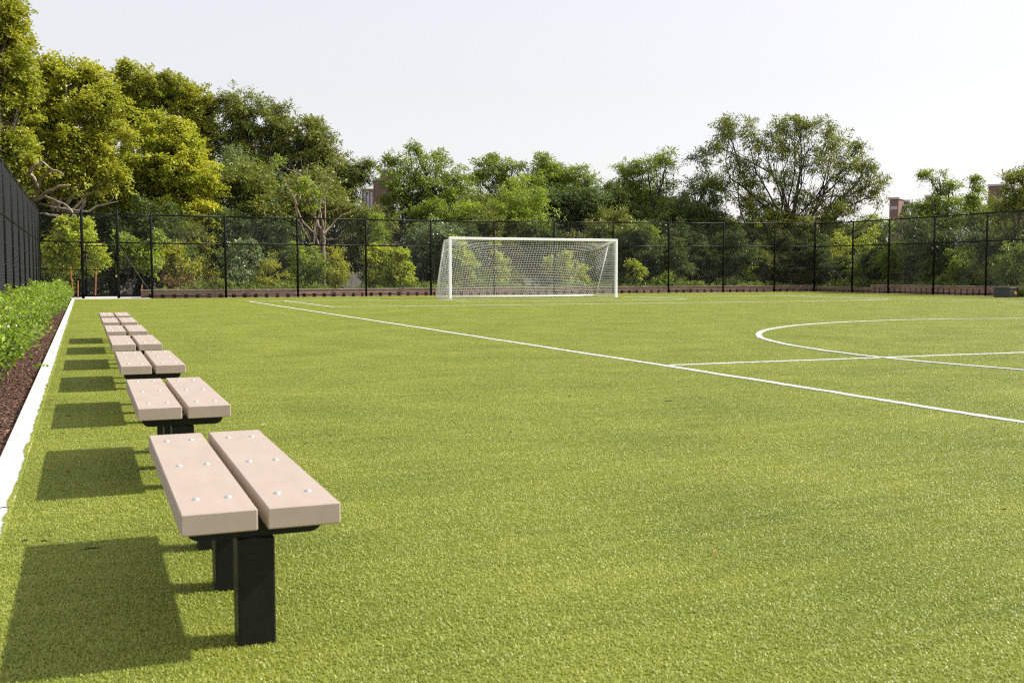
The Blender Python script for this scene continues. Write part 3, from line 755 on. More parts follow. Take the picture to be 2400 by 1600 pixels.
TG = 'trees standing behind the fences'
tree('plane_tree', 'tallest yellow green plane tree at the left edge, its top cut by the frame', 'tree', -40, 4,
     [(-20, 30, 80, 70), (-60, 150, 120, 90), (25, 105, 62, 60), (15, 200, 70, 60), (60, 150, 34, 36), (-50, 260, 100, 80), (-30, 340, 90, 60), (10, -40, 50, 50), (-140, 300, 90, 120), (30, 55, 34, 34), (0, 120, 70, 60), (0, 200, 70, 60), (10, 280, 60, 60), (20, 350, 60, 50)],
     'sycdark', 'bark', .46, 1.15, 56, .155, .135, seed=3, base_px=-60, trunk_r=.4, group=TG)
tree('plane_tree', 'broad yellow green plane tree with pale bare limbs low on its left', 'tree', 160, 6,
     [(60, 265, 80, 65), (150, 205, 70, 62), (215, 195, 50, 50), (110, 330, 100, 80), (200, 290, 80, 70), (255, 255, 40, 50), (230, 380, 60, 55), (150, 410, 90, 50), (265, 330, 35, 50), (40, 400, 60, 45), (115, 165, 38, 28), (250, 420, 40, 25), (175, 150, 30, 25), (150, 300, 70, 60), (120, 250, 70, 50), (210, 340, 60, 50), (255, 320, 40, 40)],
     'syc', 'palebark', .46, 1.1, 56, .155, .135, seed=4, base_px=85, trunk_r=.3, group=TG, limbs=[
        [(82, 560, 0, .20), (80, 480, -.5, .17), (95, 425, -1.5, .11), (120, 400, -2.5, .075), (150, 408, -3, .05)],
        [(80, 470, -.6, .12), (110, 450, -2.6, .09), (140, 438, -3.6, .06), (165, 434, -4.2, .03)],
        [(88, 440, -2, .10), (70, 405, -3.6, .09), (92, 385, -4.0, .08), (100, 380, -4.2, .05), (118, 395, -4.2, .03)],
        [(100, 458, -1.5, .06), (150, 478, -3, .045), (180, 510, -3.5, .03)],
        [(60, 470, 0, .07), (190, 495, -2.5, .05), (225, 484, -3, .035), (275, 472, -3.5, .015)],
        [(250, 477, -3.2, .02), (265, 465, -3.4, .012), (262, 455, -3.5, .006)],
        [(60, 490, -1, .08), (105, 501, -2.5, .06), (145, 508, -3, .045)]])
tree('plane_tree', 'dark green plane tree rising behind the yellowing one', 'tree', 380, 18,
     [(270, 210, 55, 50), (340, 220, 62, 60), (400, 232, 50, 48), (455, 240, 40, 45), (482, 270, 28, 35), (430, 300, 60, 60), (320, 300, 70, 60), (370, 190, 26, 26), (300, 175, 24, 22), (250, 250, 40, 50), (230, 500, 120, 120), (470, 340, 50, 60), (300, 250, 60, 40), (380, 260, 60, 50), (450, 280, 50, 40)],
     'sycdark', 'bark', .46, 1.15, 56, .155, .135, seed=5, trunk_r=.35, group=TG)
tree('maple_tree', 'rounded tree turning bright yellow on its right side', 'tree', 400, 7,
     [(350, 320, 48, 50), (420, 335, 50, 48), (380, 390, 85, 70), (460, 400, 45, 60), (480, 450, 34, 50), (420, 470, 80, 60), (340, 470, 60, 50), (400, 530, 85, 50), (320, 560, 50, 50), (480, 500, 34, 34), (440, 580, 70, 50), (355, 285, 24, 24), (420, 300, 22, 22), (400, 350, 60, 50), (420, 420, 60, 50), (300, 420, 40, 60), (300, 500, 40, 60)],
     'yellow', 'bark', .38, 1.1, 44, .15, .11, seed=6, base_px=312, trunk_r=.26, tg=(.42, -.16), group=TG)
tree('locust_tree', 'large rounded olive green locust tree left of the bare tree', 'tree', 640, 15,
     [(560, 262, 62, 42), (630, 275, 50, 42), (510, 300, 50, 50), (700, 315, 55, 42), (750, 335, 48, 42), (620, 335, 80, 60), (790, 375, 42, 42), (700, 390, 80, 55), (808, 418, 30, 34), (590, 380, 60, 35), (856, 392, 16, 22), (780, 440, 58, 42), (815, 455, 30, 34), (690, 455, 60, 35), (545, 330, 60, 40), (730, 290, 30, 22), (680, 350, 60, 40), (640, 300, 50, 40), (760, 380, 50, 40), (590, 300, 50, 40), (850, 420, 24, 24)],
     'olive', 'darkbark', .42, 1.05, 34, .26, .07, .4, seed=7, base_px=600, trunk_r=.38, twigs=8, group=TG)
tree('poplar_tree', 'loose grey green tree with sky gaps beside the yellow tree', 'tree', 580, 9,
     [(555, 380, 32, 34), (600, 420, 44, 36), (550, 450, 36, 30), (620, 480, 48, 38), (560, 505, 50, 34), (600, 560, 70, 40), (640, 540, 50, 40), (520, 550, 40, 50)],
     'silver', 'darkbark', .34, .62, 26, .13, .09, seed=8, trunk_r=.16, twigs=8, group=TG)
# bare, branching tree with a few green sprays
tree('bare_tree', 'leafless branching tree with pale bark above the leafy bushes', 'tree', 755, 4.5,
     [(715, 430, 10, 12), (700, 445, 12, 10), (745, 455, 14, 12), (652, 385, 7, 16), (735, 490, 12, 8)],
     'fresh', 'deadbark', .26, .5, 22, .16, .07, .3, seed=9, base_px=759, trunk_r=.10, twigs=2, group=TG, limbs=
     [[(760, 690, 0, .11), (759, 585, 0, .10), (756, 550, 0, .09), (738, 510, .3, .07), (728, 500, .3, .06), (735, 480, .2, .05), (744, 445, .2, .04), (722, 415, .2, .03), (722, 385, .3, .015)],
      [(756, 550, 0, .07), (757, 520, -.3, .055), (748, 480, -.4, .04), (770, 440, -.4, .028), (782, 410, -.5, .015), (796, 395, -.5, .006)],
      [(757, 550, 0, .07), (775, 530, .4, .045), (800, 505, .6, .03), (830, 495, .8, .015), (850, 480, .8, .006)],
      [(752, 590, 0, .05), (735, 545, .5, .055), (710, 520, .6, .05), (695, 485, .6, .045), (690, 465, .6, .04), (678, 445, .7, .03), (668, 425, .7, .015), (655, 400, .7, .006)],
      [(695, 485, .6, .03), (702, 455, .4, .025), (700, 420, .3, .015), (688, 395, .3, .006)],
      [(738, 510, .3, .04), (725, 470, 0, .03), (727, 445, 0, .02), (712, 425, 0, .01), (700, 412, 0, .005)],
      [(744, 445, .2, .03), (765, 425, .2, .02), (765, 400, .2, .012), (775, 375, .2, .005)],
      [(722, 415, .2, .02), (708, 390, .2, .012), (705, 365, .2, .005)],
      [(748, 480, -.4, .03), (785, 472, -.6, .02), (810, 462, -.7, .01)], [(748, 500, -.4, .03), (790, 490, -.4, .02), (820, 470, -.4, .008)],
      [(678, 445, .7, .02), (660, 450, .8, .012), (640, 440, .8, .005)], [(760, 440, -.4, .015), (750, 405, -.4, .01), (745, 375, -.4, .004)],
      [(728, 560, .3, .03), (715, 535, .3, .02), (690, 545, .3, .01)], [(760, 560, -.2, .03), (790, 560, -.3, .02), (805, 540, -.3, .008)]])
tree('locust_tree', 'dark green tree left of the goal with the brick building behind it', 'tree', 980, 12,
     [(925, 378, 26, 22), (990, 378, 52, 36), (1050, 400, 36, 34), (940, 430, 60, 42), (1020, 450, 70, 50), (925, 470, 32, 34), (1080, 450, 40, 42), (960, 500, 80, 50), (915, 525, 40, 34), (975, 352, 14, 12), (1030, 368, 16, 16), (1060, 520, 70, 60)],
     'green', 'darkbark', .42, .9, 34, .22, .08, .35, seed=10, trunk_r=.3, twigs=8, group=TG)
tree('locust_tree', 'wide mid green locust directly above the goal crossbar', 'tree', 1200, 14,
     [(1150, 402, 40, 30), (1200, 400, 38, 30), (1275, 398, 40, 30), (1250, 450, 70, 45), (1330, 420, 40, 30), (1180, 460, 70, 50), (1330, 470, 60, 40), (1120, 420, 34, 24), (1260, 505, 90, 50), (1155, 378, 12, 12), (1270, 374, 18, 14), (1130, 500, 70, 50), (1350, 520, 70, 50)],
     'green', 'darkbark', .42, .9, 34, .22, .08, .35, seed=11, trunk_r=.3, twigs=8, group=TG)
tree('locust_tree', 'light green rounded tree in front of the wide locust above the goal', 'tree', 1230, 7,
     [(1215, 450, 40, 38), (1250, 480, 50, 40), (1190, 490, 50, 30), (1100, 500, 50, 25), (1160, 520, 60, 30), (1240, 525, 50, 30)],
     'fresh', 'darkbark', .42, .9, 34, .2, .07, .35, seed=12, trunk_r=.16, group=TG)
tree('locust_tree', 'small peaked locust between the wide locust and the right goal post', 'tree', 1370, 11,
     [(1345, 405, 30, 24), (1385, 440, 40, 30), (1350, 460, 40, 30), (1420, 460, 36, 30), (1390, 500, 60, 40)],
     'green', 'darkbark', .42, .9, 34, .2, .07, .35, seed=13, trunk_r=.18, group=TG)
tree('locust_tree', 'dark locust leaning right with a pointed top, right of the goal', 'tree', 1510, 9,
     [(1465, 400, 36, 26), (1522, 395, 42, 30), (1562, 378, 20, 24), (1500, 440, 60, 40), (1565, 440, 34, 34), (1450, 460, 50, 34), (1530, 500, 80, 40), (1460, 520, 60, 40)],
     'green', 'darkbark', .42, .9, 34, .22, .07, .35, seed=14, trunk_r=.24, twigs=8, group=TG)
tree('locust_tree', 'compact dark blue green tree at the left foot of the tall open tree', 'tree', 1645, 8,
     [(1645, 382, 36, 28), (1650, 425, 44, 36), (1625, 455, 36, 36), (1670, 470, 40, 36), (1640, 520, 70, 50), (1600, 500, 40, 36)],
     'dark2', 'darkbark', .42, .9, 34, .2, .07, .4, seed=15, trunk_r=.22, twigs=8, group=TG)
LL = [[(1828, 700, 0, .26), (1812, 640, 0, .2), (1790, 600, 0, .15), (1755, 545, -.3, .11), (1730, 470, -.5, .08), (1735, 400, -.5, .05), (1720, 340, -.5, .03), (1712, 300, -.5, .015)],
      [(1835, 700, 0, .2), (1838, 600, .5, .16), (1842, 500, .6, .12), (1830, 420, .6, .08), (1850, 360, .6, .045), (1845, 300, .6, .02)],
      [(1755, 545, -.3, .08), (1775, 470, 0, .06), (1765, 400, .2, .04), (1790, 340, .3, .02), (1800, 300, .3, .01)],
      [(1842, 500, .6, .08), (1880, 430, .2, .06), (1890, 370, .2, .035), (1905, 310, .2, .015)],
      [(1870, 700, -.5, .22), (1900, 610, -.6, .17), (1930, 540, -.6, .13), (1945, 480, -.6, .10), (1960, 420, -.4, .065), (1955, 360, -.4, .03), (1965, 320, -.4, .012)],
      [(1930, 540, -.6, .09), (1985, 470, -.3, .07), (2010, 420, -.3, .04), (2035, 400, -.3, .02)],
      [(1900, 610, -.6, .12), (1980, 560, -1, .09), (2040, 510, -1.2, .05), (2070, 470, -1.2, .025)],
      [(1860, 700, -1, .15), (1925, 650, -1.6, .13), (1960, 610, -1.6, .10), (2010, 580, -1.6, .07), (2060, 560, -1.6, .04)],
      [(1812, 640, 0, .12), (1760, 590, .4, .09), (1700, 560, .6, .06), (1660, 540, .6, .03)], [(1960, 420, -.4, .04), (1990, 380, -.4, .025), (2000, 350, -.4, .01)],
      [(1730, 470, -.5, .05), (1695, 420, -.5, .035), (1685, 370, -.5, .015)]]
tree('locust_tree', 'tallest open crowned tree on the right with spreading dark limbs', 'tree', 1850, 5,
     [(1712, 312, 36, 28), (1770, 308, 34, 24), (1690, 350, 26, 24), (1790, 350, 40, 32), (1850, 308, 42, 26), (1905, 310, 36, 24), (1960, 338, 36, 30), (1865, 365, 40, 26), (1935, 385, 46, 34), (2000, 385, 34, 28), (2045, 432, 26, 26), (1735, 400, 36, 26), (1825, 425, 36, 26),
      (2060, 462, 24, 18), (1985, 455, 46, 30), (1690, 440, 30, 30), (1890, 475, 46, 26), (1770, 490, 50, 26), (1960, 510, 60, 30), (1850, 540, 70, 30), (2010, 350, 16, 12), (2030, 395, 18, 14), (1700, 285, 18, 12), (1860, 286, 20, 12), (1730, 560, 50, 34), (1800, 590, 44, 30), (1900, 570, 50, 34), (1650, 560, 50, 40), (1990, 560, 44, 30), (1760, 450, 40, 30), (1810, 520, 50, 30)],
     'olive', 'darkbark', .38, .62, 28, .24, .07, .5, seed=16, base_px=1850, trunk_r=.2, twigs=9, group=TG, grow=1.28, limbs=[[(a, b, c, d * (.8 if b > 600 else .5)) for a, b, c, d in l_] for l_ in LL])
tree('locust_tree', 'small airy tree rising between the two distant brick towers', 'tree', 2200, 7,
     [(2205, 420, 20, 20), (2170, 412, 12, 9), (2195, 452, 32, 22), (2230, 440, 16, 14), (2230, 482, 50, 24), (2150, 488, 34, 20), (2210, 520, 80, 36), (2180, 560, 60, 50)],
     'green', 'darkbark', .34, .8, 30, .2, .065, .4, seed=17, trunk_r=.16, twigs=9, group=TG)
tree('locust_tree', 'slender tree tip left of the tall brick tower', 'tree', 2290, 8,
     [(2290, 428, 9, 12), (2295, 445, 12, 12), (2284, 470, 20, 18), (2290, 500, 34, 24), (2270, 530, 40, 30)],
     'green', 'darkbark', .34, .8, 30, .2, .065, .4, seed=18, trunk_r=.12, twigs=8, group=TG)
tree('locust_tree', 'leafy tree at the right edge in front of the tall brick tower', 'tree', 2380, 6,
     [(2365, 420, 26, 16), (2400, 412, 30, 22), (2440, 430, 40, 34), (2380, 458, 40, 28), (2420, 500, 60, 44), (2345, 500, 36, 24), (2380, 540, 70, 40), (2460, 560, 60, 60)],
     'olive', 'darkbark', .38, .8, 32, .21, .07, .4, seed=19, trunk_r=.2, twigs=9, group=TG)
tree('locust_tree', 'grey stemmed tree just past the fence corner', 'tree', 2010, 4,
     [(2010, 600, 40, 30), (2040, 560, 40, 30), (1975, 570, 30, 30), (2030, 640, 40, 30), (2070, 620, 40, 40)],
     'bright', 'palebark', .34, .5, 24, .17, .07, .3, seed=20, trunk_r=.06, stems=4, twigs=8, group=TG)
tree('locust_tree', 'dark forked tree behind the third panel of the right fence', 'tree', 2210, 4,
     [(2120, 570, 60, 50), (2180, 560, 50, 40), (2240, 590, 60, 40), (2200, 620, 40, 30), (2280, 560, 50, 40), (2150, 540, 60, 30)],
     'dark', 'darkbark', .42, .75, 32, .2, .07, .4, seed=21, trunk_r=.2, stems=2, twigs=8, group=TG)

# bushes and undergrowth along the fences, each one a thing
BG_ = 'bushes growing behind the fences'
bush = [
 ('tall vine covered bush between the left fence corner and the gate', 150, 2.4, [(130, 575, 36, 34), (175, 560, 40, 36), (215, 575, 34, 40), (150, 620, 48, 36), (195, 535, 22, 22), (150, 525, 14, 18), (225, 620, 22, 30)], 'bright', .16, .12, 22),
 ('pale leaved bush to the right of the gate', 310, 2.8, [(295, 570, 28, 26), (325, 585, 36, 26), (355, 610, 28, 40), (300, 610, 24, 18), (365, 560, 22, 22)], 'fresh', .15, .12, 23),
 ('low reddish brown bush at the foot of the far fence', 470, 2.0, [(440, 665, 40, 22), (500, 668, 34, 18), (390, 665, 24, 20)], 'rust', .1, .07, 24),
 ('olive bush behind the reddish brown one', 450, 3.2, [(430, 620, 50, 36), (480, 650, 36, 28), (400, 600, 36, 34)], 'syc', .13, .09, 25),
 ('grey green bush behind the fourth fence panel', 560, 2.6, [(550, 610, 40, 40), (585, 600, 34, 34), (560, 650, 44, 30)], 'silver', .14, .09, 26),
 ('rounded yellow green bush under the loose grey tree', 630, 2.2, [(625, 620, 26, 24), (640, 650, 36, 30), (610, 665, 30, 20)], 'syc', .12, .05, 27),
 ('fresh green bush at the foot of the bare tree', 725, 2.2, [(715, 600, 30, 24), (745, 630, 40, 36), (710, 650, 34, 30), (700, 585, 16, 12)], 'fresh', .13, .09, 28),
 ('yellow tipped bush to the right of the bare tree', 790, 2.0, [(785, 600, 18, 24), (800, 640, 28, 28), (780, 660, 30, 24)], 'syc', .13, .06, 29),
 ('bright yellow green bush left of the goal net', 905, 2.0, [(880, 600, 24, 24), (920, 620, 36, 34), (945, 600, 20, 18), (890, 655, 36, 24), (945, 650, 24, 26)], 'bright', .16, .10, 30),
 ('slender sapling rising above the bright bush left of the goal', 885, 2.3, [(880, 520, 10, 14), (893, 545, 14, 12), (878, 562, 12, 10), (900, 508, 12, 5)], 'fresh', .14, .06, 31),
 ('leafy bush seen through the left of the goal net', 1090, 2.2, [(1080, 600, 22, 30), (1100, 630, 26, 30), (1085, 655, 30, 24), (1070, 570, 12, 14)], 'bright', .15, .11, 32),
 ('narrow yellowing bush seen through the goal net beside a fence post', 1170, 2.2, [(1155, 585, 16, 18), (1175, 620, 26, 28), (1165, 655, 30, 24)], 'bright', .14, .10, 33),
 ('pointed light green bush seen through the right of the goal net', 1330, 2.2, [(1325, 605, 14, 16), (1335, 635, 34, 24), (1350, 655, 30, 20), (1290, 615, 12, 10), (1300, 640, 20, 14)], 'bright', .15, .11, 34),
 ('small bright bush right of the goal', 1488, 2.0, [(1485, 625, 14, 12), (1498, 640, 18, 20), (1480, 662, 20, 14)], 'bright', .15, .11, 35),
 ('small leafy bush at the fence foot far right of the goal', 1545, 2.2, [(1545, 660, 18, 14), (1560, 650, 14, 14)], 'fresh', .13, .09, 36),
 ('low light green bush under the tall open tree', 1720, 3.0, [(1715, 660, 40, 24), (1745, 640, 26, 20)], 'fresh', .13, .06, 37),
 ('yellow green bush behind the corner of the fences', 1930, 4, [(1900, 650, 30, 24), (1950, 620, 40, 34), (1930, 580, 36, 30)], 'syc', .13, .07, 38),
 ('fern like bush behind the second panel of the right fence', 2095, 3, [(2080, 620, 30, 24), (2110, 640, 40, 30), (2090, 590, 26, 20)], 'fresh', .2, .07, 39),
 ('light green bush behind the fourth panel of the right fence', 2270, 3.5, [(2260, 620, 40, 30), (2290, 650, 36, 24), (2240, 660, 40, 24)], 'fresh', .15, .07, 40),
 ('bush beside the dark box at the right edge', 2380, 3.2, [(2370, 630, 40, 30), (2400, 600, 40, 40), (2420, 660, 40, 24)], 'green', .14, .07, 41),
 ('sunlit yellow green bush deep behind the limbs of the tall open tree', 1800, 11, [(1760, 620, 60, 40), (1820, 590, 60, 44), (1700, 600, 50, 40), (1790, 540, 50, 30), (1720, 545, 40, 24)], 'syc', .2, .08, 42),
 ('sunlit green bush deep behind the fence corner', 1920, 12, [(1900, 600, 60, 50), (1960, 560, 60, 40), (1860, 640, 60, 40), (1980, 620, 60, 50), (1930, 530, 50, 26), (2040, 540, 50, 30)], 'fresh', .2, .08, 43),
 ('olive bush behind the brick tower gap left of the goal', 880, 8, [(860, 500, 30, 24), (890, 530, 40, 30), (830, 520, 34, 30), (850, 570, 50, 40)], 'olive', .2, .07, 44),
 ('grey green bush behind the goal net top', 1010, 4, [(1010, 570, 44, 34), (1040, 550, 40, 30), (985, 600, 34, 34), (1060, 600, 40, 40)], 'silver', .15, .09, 45),
 ('dusky green bush right of the goal behind the fence rails', 1460, 4.5, [(1450, 560, 40, 30), (1500, 545, 40, 30), (1420, 590, 30, 30), (1530, 590, 40, 34)], 'green', .18, .07, 46),
 ('dusky green bush between the goal and the tall open tree', 1620, 4.5, [(1600, 560, 44, 34), (1650, 590, 44, 34), (1580, 610, 40, 34), (1660, 640, 40, 26)], 'dark2', .18, .07, 47),
]
for lab, px, off, lob, lm, ll, lw, sd_ in bush:
    tree('sapling' if 'sapling' in lab else 'bush', lab, 'bush', px, off, lob, lm, 'bark', .25, .8, 24, ll * .95, lw * .95, .2, .7, sd_, trunk_r=.05, twigs=4, group=BG_, stems=4, crown='foliage', zmin=.1)

# low weeds right behind the walls
rg = np.random.default_rng(400); n = 5200
px_ = rg.uniform(365, 2440, n); CW, RW = [], []
for p in px_:
    q = at(p, 700, fence_D(p) + rg.uniform(1.1, 3.0)); hgt = .15 + .75 * rg.random() ** 1.6 * (.6 + .4 * math.sin(p * .021) * math.sin(p * .0083 + 1))
    CW.append((q.x, q.y, hgt - .1)); RW.append(.16)
CW = np.array(CW); V, Fq, tn = leaves(rg, CW, np.array(RW), 14, .12, .045, -.35, .8, np.tile([0, 0, 1.0], (n, 1)))
tag(link('weeds', np_mesh('weeds', V, Fq, tn), LM['green']), 'low green weeds and ground cover growing behind the low walls', 'weeds', kind='stuff')

# deeper wood, its shade partly put into dark leaf colours: a few kinds, copied into rows behind the first trees
proto = []
for k, lm in enumerate(['dark', 'dark2', 'olive', 'green', 'olive', 'fresh']):
    rg = np.random.default_rng(100 + k); root = empty('woodland_tree')
    LB = []
    for j in range(9):
        a = rg.uniform(0, 2 * math.pi); rr = rg.uniform(.2, 2.2); z_ = rg.uniform(1.0, 6.2)
        s_ = rg.uniform(1.0, 1.7) * (1.15 - z_ * .05); LB.append((np.array([rr * math.cos(a), rr * math.sin(a), z_]), (s_, s_, s_ * .8)))
    C, O, LI = lobe_clumps(rg, LB, .42, .8, .1)
    V, Fq, tn = leaves(rg, C, np.full(len(C), .42) * rg.uniform(.7, 1.3, len(C)), 34, .22, .085, .35, .55, O)
    link('crown', np_mesh('crown', V, Fq, tn), LM[lm], root)
    m_ = MB(); pth = limb_path((0, 0, -.2), (rg.uniform(-.5, .5), rg.uniform(-.5, .5), 3.2), rg); m_.tube(pth, np.linspace(.2, .12, 6), 7)
    for c, r in LB: q = limb_path(pth[rg.integers(2, 6)], c, rg); m_.tube(q, np.linspace(.08, .02, 6), 5)
    m_.build('trunk', M['darkbark'], root, True); proto.append(root)
index_kids()
rw = random.Random(8); used = set(); used_labels = {}
rows = [(3.6, 70, .52, 20, 'leafy undergrowth tree'), (6.5, 90, .7, 40, 'small shaded tree'), (9.5, 120, .95, 0, 'mid height tree'), (15, 150, 1.1, 60, 'tall deep wood tree')]
for off, step, sc_, sh, lb_ in rows:
    px = -60 + sh
    while px < 2520:
        k = rw.choice((0, 0, 1, 2)) if (px < 1440 and off < 9) or 1440 < px < 1900 else rw.choice((0, 1, 2, 3, 3, 4, 5) if off < 12 else (1, 2, 3)); D = fence_D(px) + off + rw.uniform(-1.2, 1.2); p_ = at(px, 700, D)  # dark leaved kinds picked where the wood should read as deep shade
        s_ = sc_ * rw.uniform(.85, 1.15)
        if off < 4.5 and px < 1440: px += step; continue
        if off < 7 and 640 < px < 860: px += step; continue
        if px > 1950: s_ *= .72
        if off > 9 and 1700 < px < 1950: s_ *= .75
        if 790 < px < 940: s_ *= .62
        o = proto[k] if k not in used else copy_tree(proto[k]); used.add(k)
        o.location = (p_.x, p_.y, -.16); o.rotation_euler = (0, 0, rw.uniform(0, 6.28)); o.scale = (s_ * 1.1, s_ * 1.1, s_)
        zone_ = 'behind the fence near the gate' if px < 480 else 'behind the fence left of the goal' if px < 1020 else 'behind the fence at the goal' if px < 1460 else 'behind the far fence right of the goal' if px < 1910 else 'behind the right fence'
        
        nf = sum(1 for q in (277, 356, 529, 698, 858, 1010, 1158, 1299, 1437, 1567, 1695, 1815, 1909) if q < px); nr_ = sum(1 for q in (1988, 2083, 2190, 2308) if q < px)
        if px < 60: zone = 'behind the left end of the far fence'
        elif px < 1909: zone = 'behind the ' + ['panel left of the', 'gate,', 'first panel right of the', 'second panel right of the', 'third panel right of the', 'fourth panel right of the', 'fifth panel right of the', 'sixth panel right of the', 'seventh panel right of the', 'eighth panel right of the', 'ninth panel right of the', 'tenth panel right of the', 'eleventh panel right of the', 'last panel far right of the'][min(nf + (px > 194), 13)] + ' gate'
        else: zone = 'behind the ' + ['first', 'second', 'third', 'fourth', 'fifth'][nr_] + ' panel of the right fence'
        zone = zone.replace('gate, gate', 'gate'); lab_ = lb_ + ' ' + zone
        seen_ = used_labels.get(lab_, 0); used_labels[lab_] = seen_ + 1
        if seen_: lab_ = lab_.replace(' tree', ' neighbouring tree', 1) if seen_ == 1 else lab_.replace(' tree', ' further tree', 1)
        tag(o, lab_, 'tree', 'green trees filling the wood behind the fences')
        px += step * rw.uniform(.8, 1.2)

# ------------------------------------------------------------------ glossy shrubs in the mulch bed
sp_ = []
for k in range(4):
    rg = np.random.default_rng(200 + k); root = empty('shrub')
    m_ = MB(); CP, CO = [], []
    for j in range(44):
        az = rg.uniform(0, 6.283); out = rg.uniform(.05, .5) * (1 if j % 3 else .5); hh = rg.uniform(.5, .84) * (1.05 - out * .75)
        a0 = np.array([rg.uniform(-.14, .14), rg.uniform(-.14, .14), -.02]); e0 = np.array([math.cos(az) * out, math.sin(az) * out, hh])
        q = np.array(limb_path(a0, e0, rg, .04, 6, .05)); m_.tube([tuple(x) for x in q], np.linspace(.006, .0022, 7), 4, False)
        nl = 40; t = rg.uniform(.22, 1.0, nl) ** .8; ii = np.minimum((t * 6).astype(int), 5); fr = t * 6 - ii
        P = q[ii] * (1 - fr)[:, None] + q[ii + 1] * fr[:, None]; dd = rg.normal(size=(nl, 3)) * [1, 1, .45]; dd += (e0 - a0) * .5; dd /= np.linalg.norm(dd, axis=1, keepdims=True)
        CP.append(P + dd * rg.uniform(.0, .05, nl)[:, None]); CO.append(dd)
    P = np.concatenate(CP); d = np.concatenate(CO); N = len(P); d[:, 2] += .15; up = rg.normal(size=(N, 3)) * .45 + [0, 0, 1]
    s_ = np.cross(d, up); s_ /= np.linalg.norm(s_, axis=1, keepdims=True); nn = np.cross(s_, d)
    L = (.052 * rg.uniform(.55, 1.2, N))[:, None]; W_ = (.034 * rg.uniform(.7, 1.15, N))[:, None]
    V = np.stack([P, P + d * L * .35 + s_ * W_ * .42 + nn * W_ * .15, P + d * L * .75 + s_ * W_ * .4 + nn * W_ * .12, P + d * L, P + d * L * .75 - s_ * W_ * .4 + nn * W_ * .12, P + d * L * .35 - s_ * W_ * .42 + nn * W_ * .15], 1).reshape(-1, 3)
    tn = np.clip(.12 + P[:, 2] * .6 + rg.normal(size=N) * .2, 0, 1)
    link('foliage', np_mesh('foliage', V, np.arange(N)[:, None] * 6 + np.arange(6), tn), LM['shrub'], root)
    m_.build('stems', M['bark'], root); sp_.append(root)
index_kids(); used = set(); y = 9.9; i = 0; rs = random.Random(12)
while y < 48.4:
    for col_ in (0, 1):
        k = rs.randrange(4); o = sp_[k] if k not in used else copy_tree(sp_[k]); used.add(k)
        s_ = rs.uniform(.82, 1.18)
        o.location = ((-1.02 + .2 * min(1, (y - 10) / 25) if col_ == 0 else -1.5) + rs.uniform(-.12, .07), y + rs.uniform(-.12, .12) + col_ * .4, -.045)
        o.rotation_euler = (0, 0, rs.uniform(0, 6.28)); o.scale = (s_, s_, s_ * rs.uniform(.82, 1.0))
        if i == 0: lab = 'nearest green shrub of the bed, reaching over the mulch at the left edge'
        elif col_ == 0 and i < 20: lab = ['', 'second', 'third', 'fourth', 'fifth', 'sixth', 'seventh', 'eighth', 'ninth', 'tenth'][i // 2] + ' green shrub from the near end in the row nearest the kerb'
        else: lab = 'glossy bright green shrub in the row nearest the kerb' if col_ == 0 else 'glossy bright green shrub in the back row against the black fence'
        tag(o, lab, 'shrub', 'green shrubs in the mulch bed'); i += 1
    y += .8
# wood chips
rg = np.random.default_rng(77); n = 26000
P = np.c_[rg.uniform(-1.8, -.5, n), 4 + 40 * rg.random(n) ** 1.7, rg.uniform(-.04, -.02, n)]
az = rg.uniform(0, 6.28, n); el = rg.normal(size=n) * .25; L = rg.uniform(.012, .05, n); W_ = rg.uniform(.004, .011, n)
d = np.c_[np.cos(az) * np.cos(el), np.sin(az) * np.cos(el), np.sin(el)]; s_ = np.c_[-np.sin(az), np.cos(az), rg.normal(size=n) * .4]
u_ = np.cross(d, s_); a_, b_ = d * L[:, None] * .5, s_ * W_[:, None] * .5; c_u = u_ * .002
V = np.stack([P - a_ - b_ - c_u, P + a_ - b_ - c_u, P + a_ + b_ - c_u, P - a_ + b_ - c_u, P - a_ - b_ + c_u, P + a_ - b_ + c_u, P + a_ + b_ + c_u, P - a_ + b_ + c_u], 1).reshape(-1, 3)
i_ = np.arange(n)[:, None] * 8
Fq = np.concatenate([i_ + q for q in ([4, 5, 6, 7], [0, 1, 5, 4], [1, 2, 6, 5], [2, 3, 7, 6], [3, 0, 4, 7])], 1).reshape(-1, 4)
LM['chip'] = leafmat('brown wood chips', (.07, .034, .022), (.26, .13, .085), 0.0, .85, c2=(.30, .2, .15), spec=.2)
tag(link('mulch', np_mesh('mulch', V, Fq, np.repeat(rg.random(n) ** 1.5, 5)), LM['chip']), 'brown wood chip mulch in the bed along the kerb', 'mulch', kind='stuff')

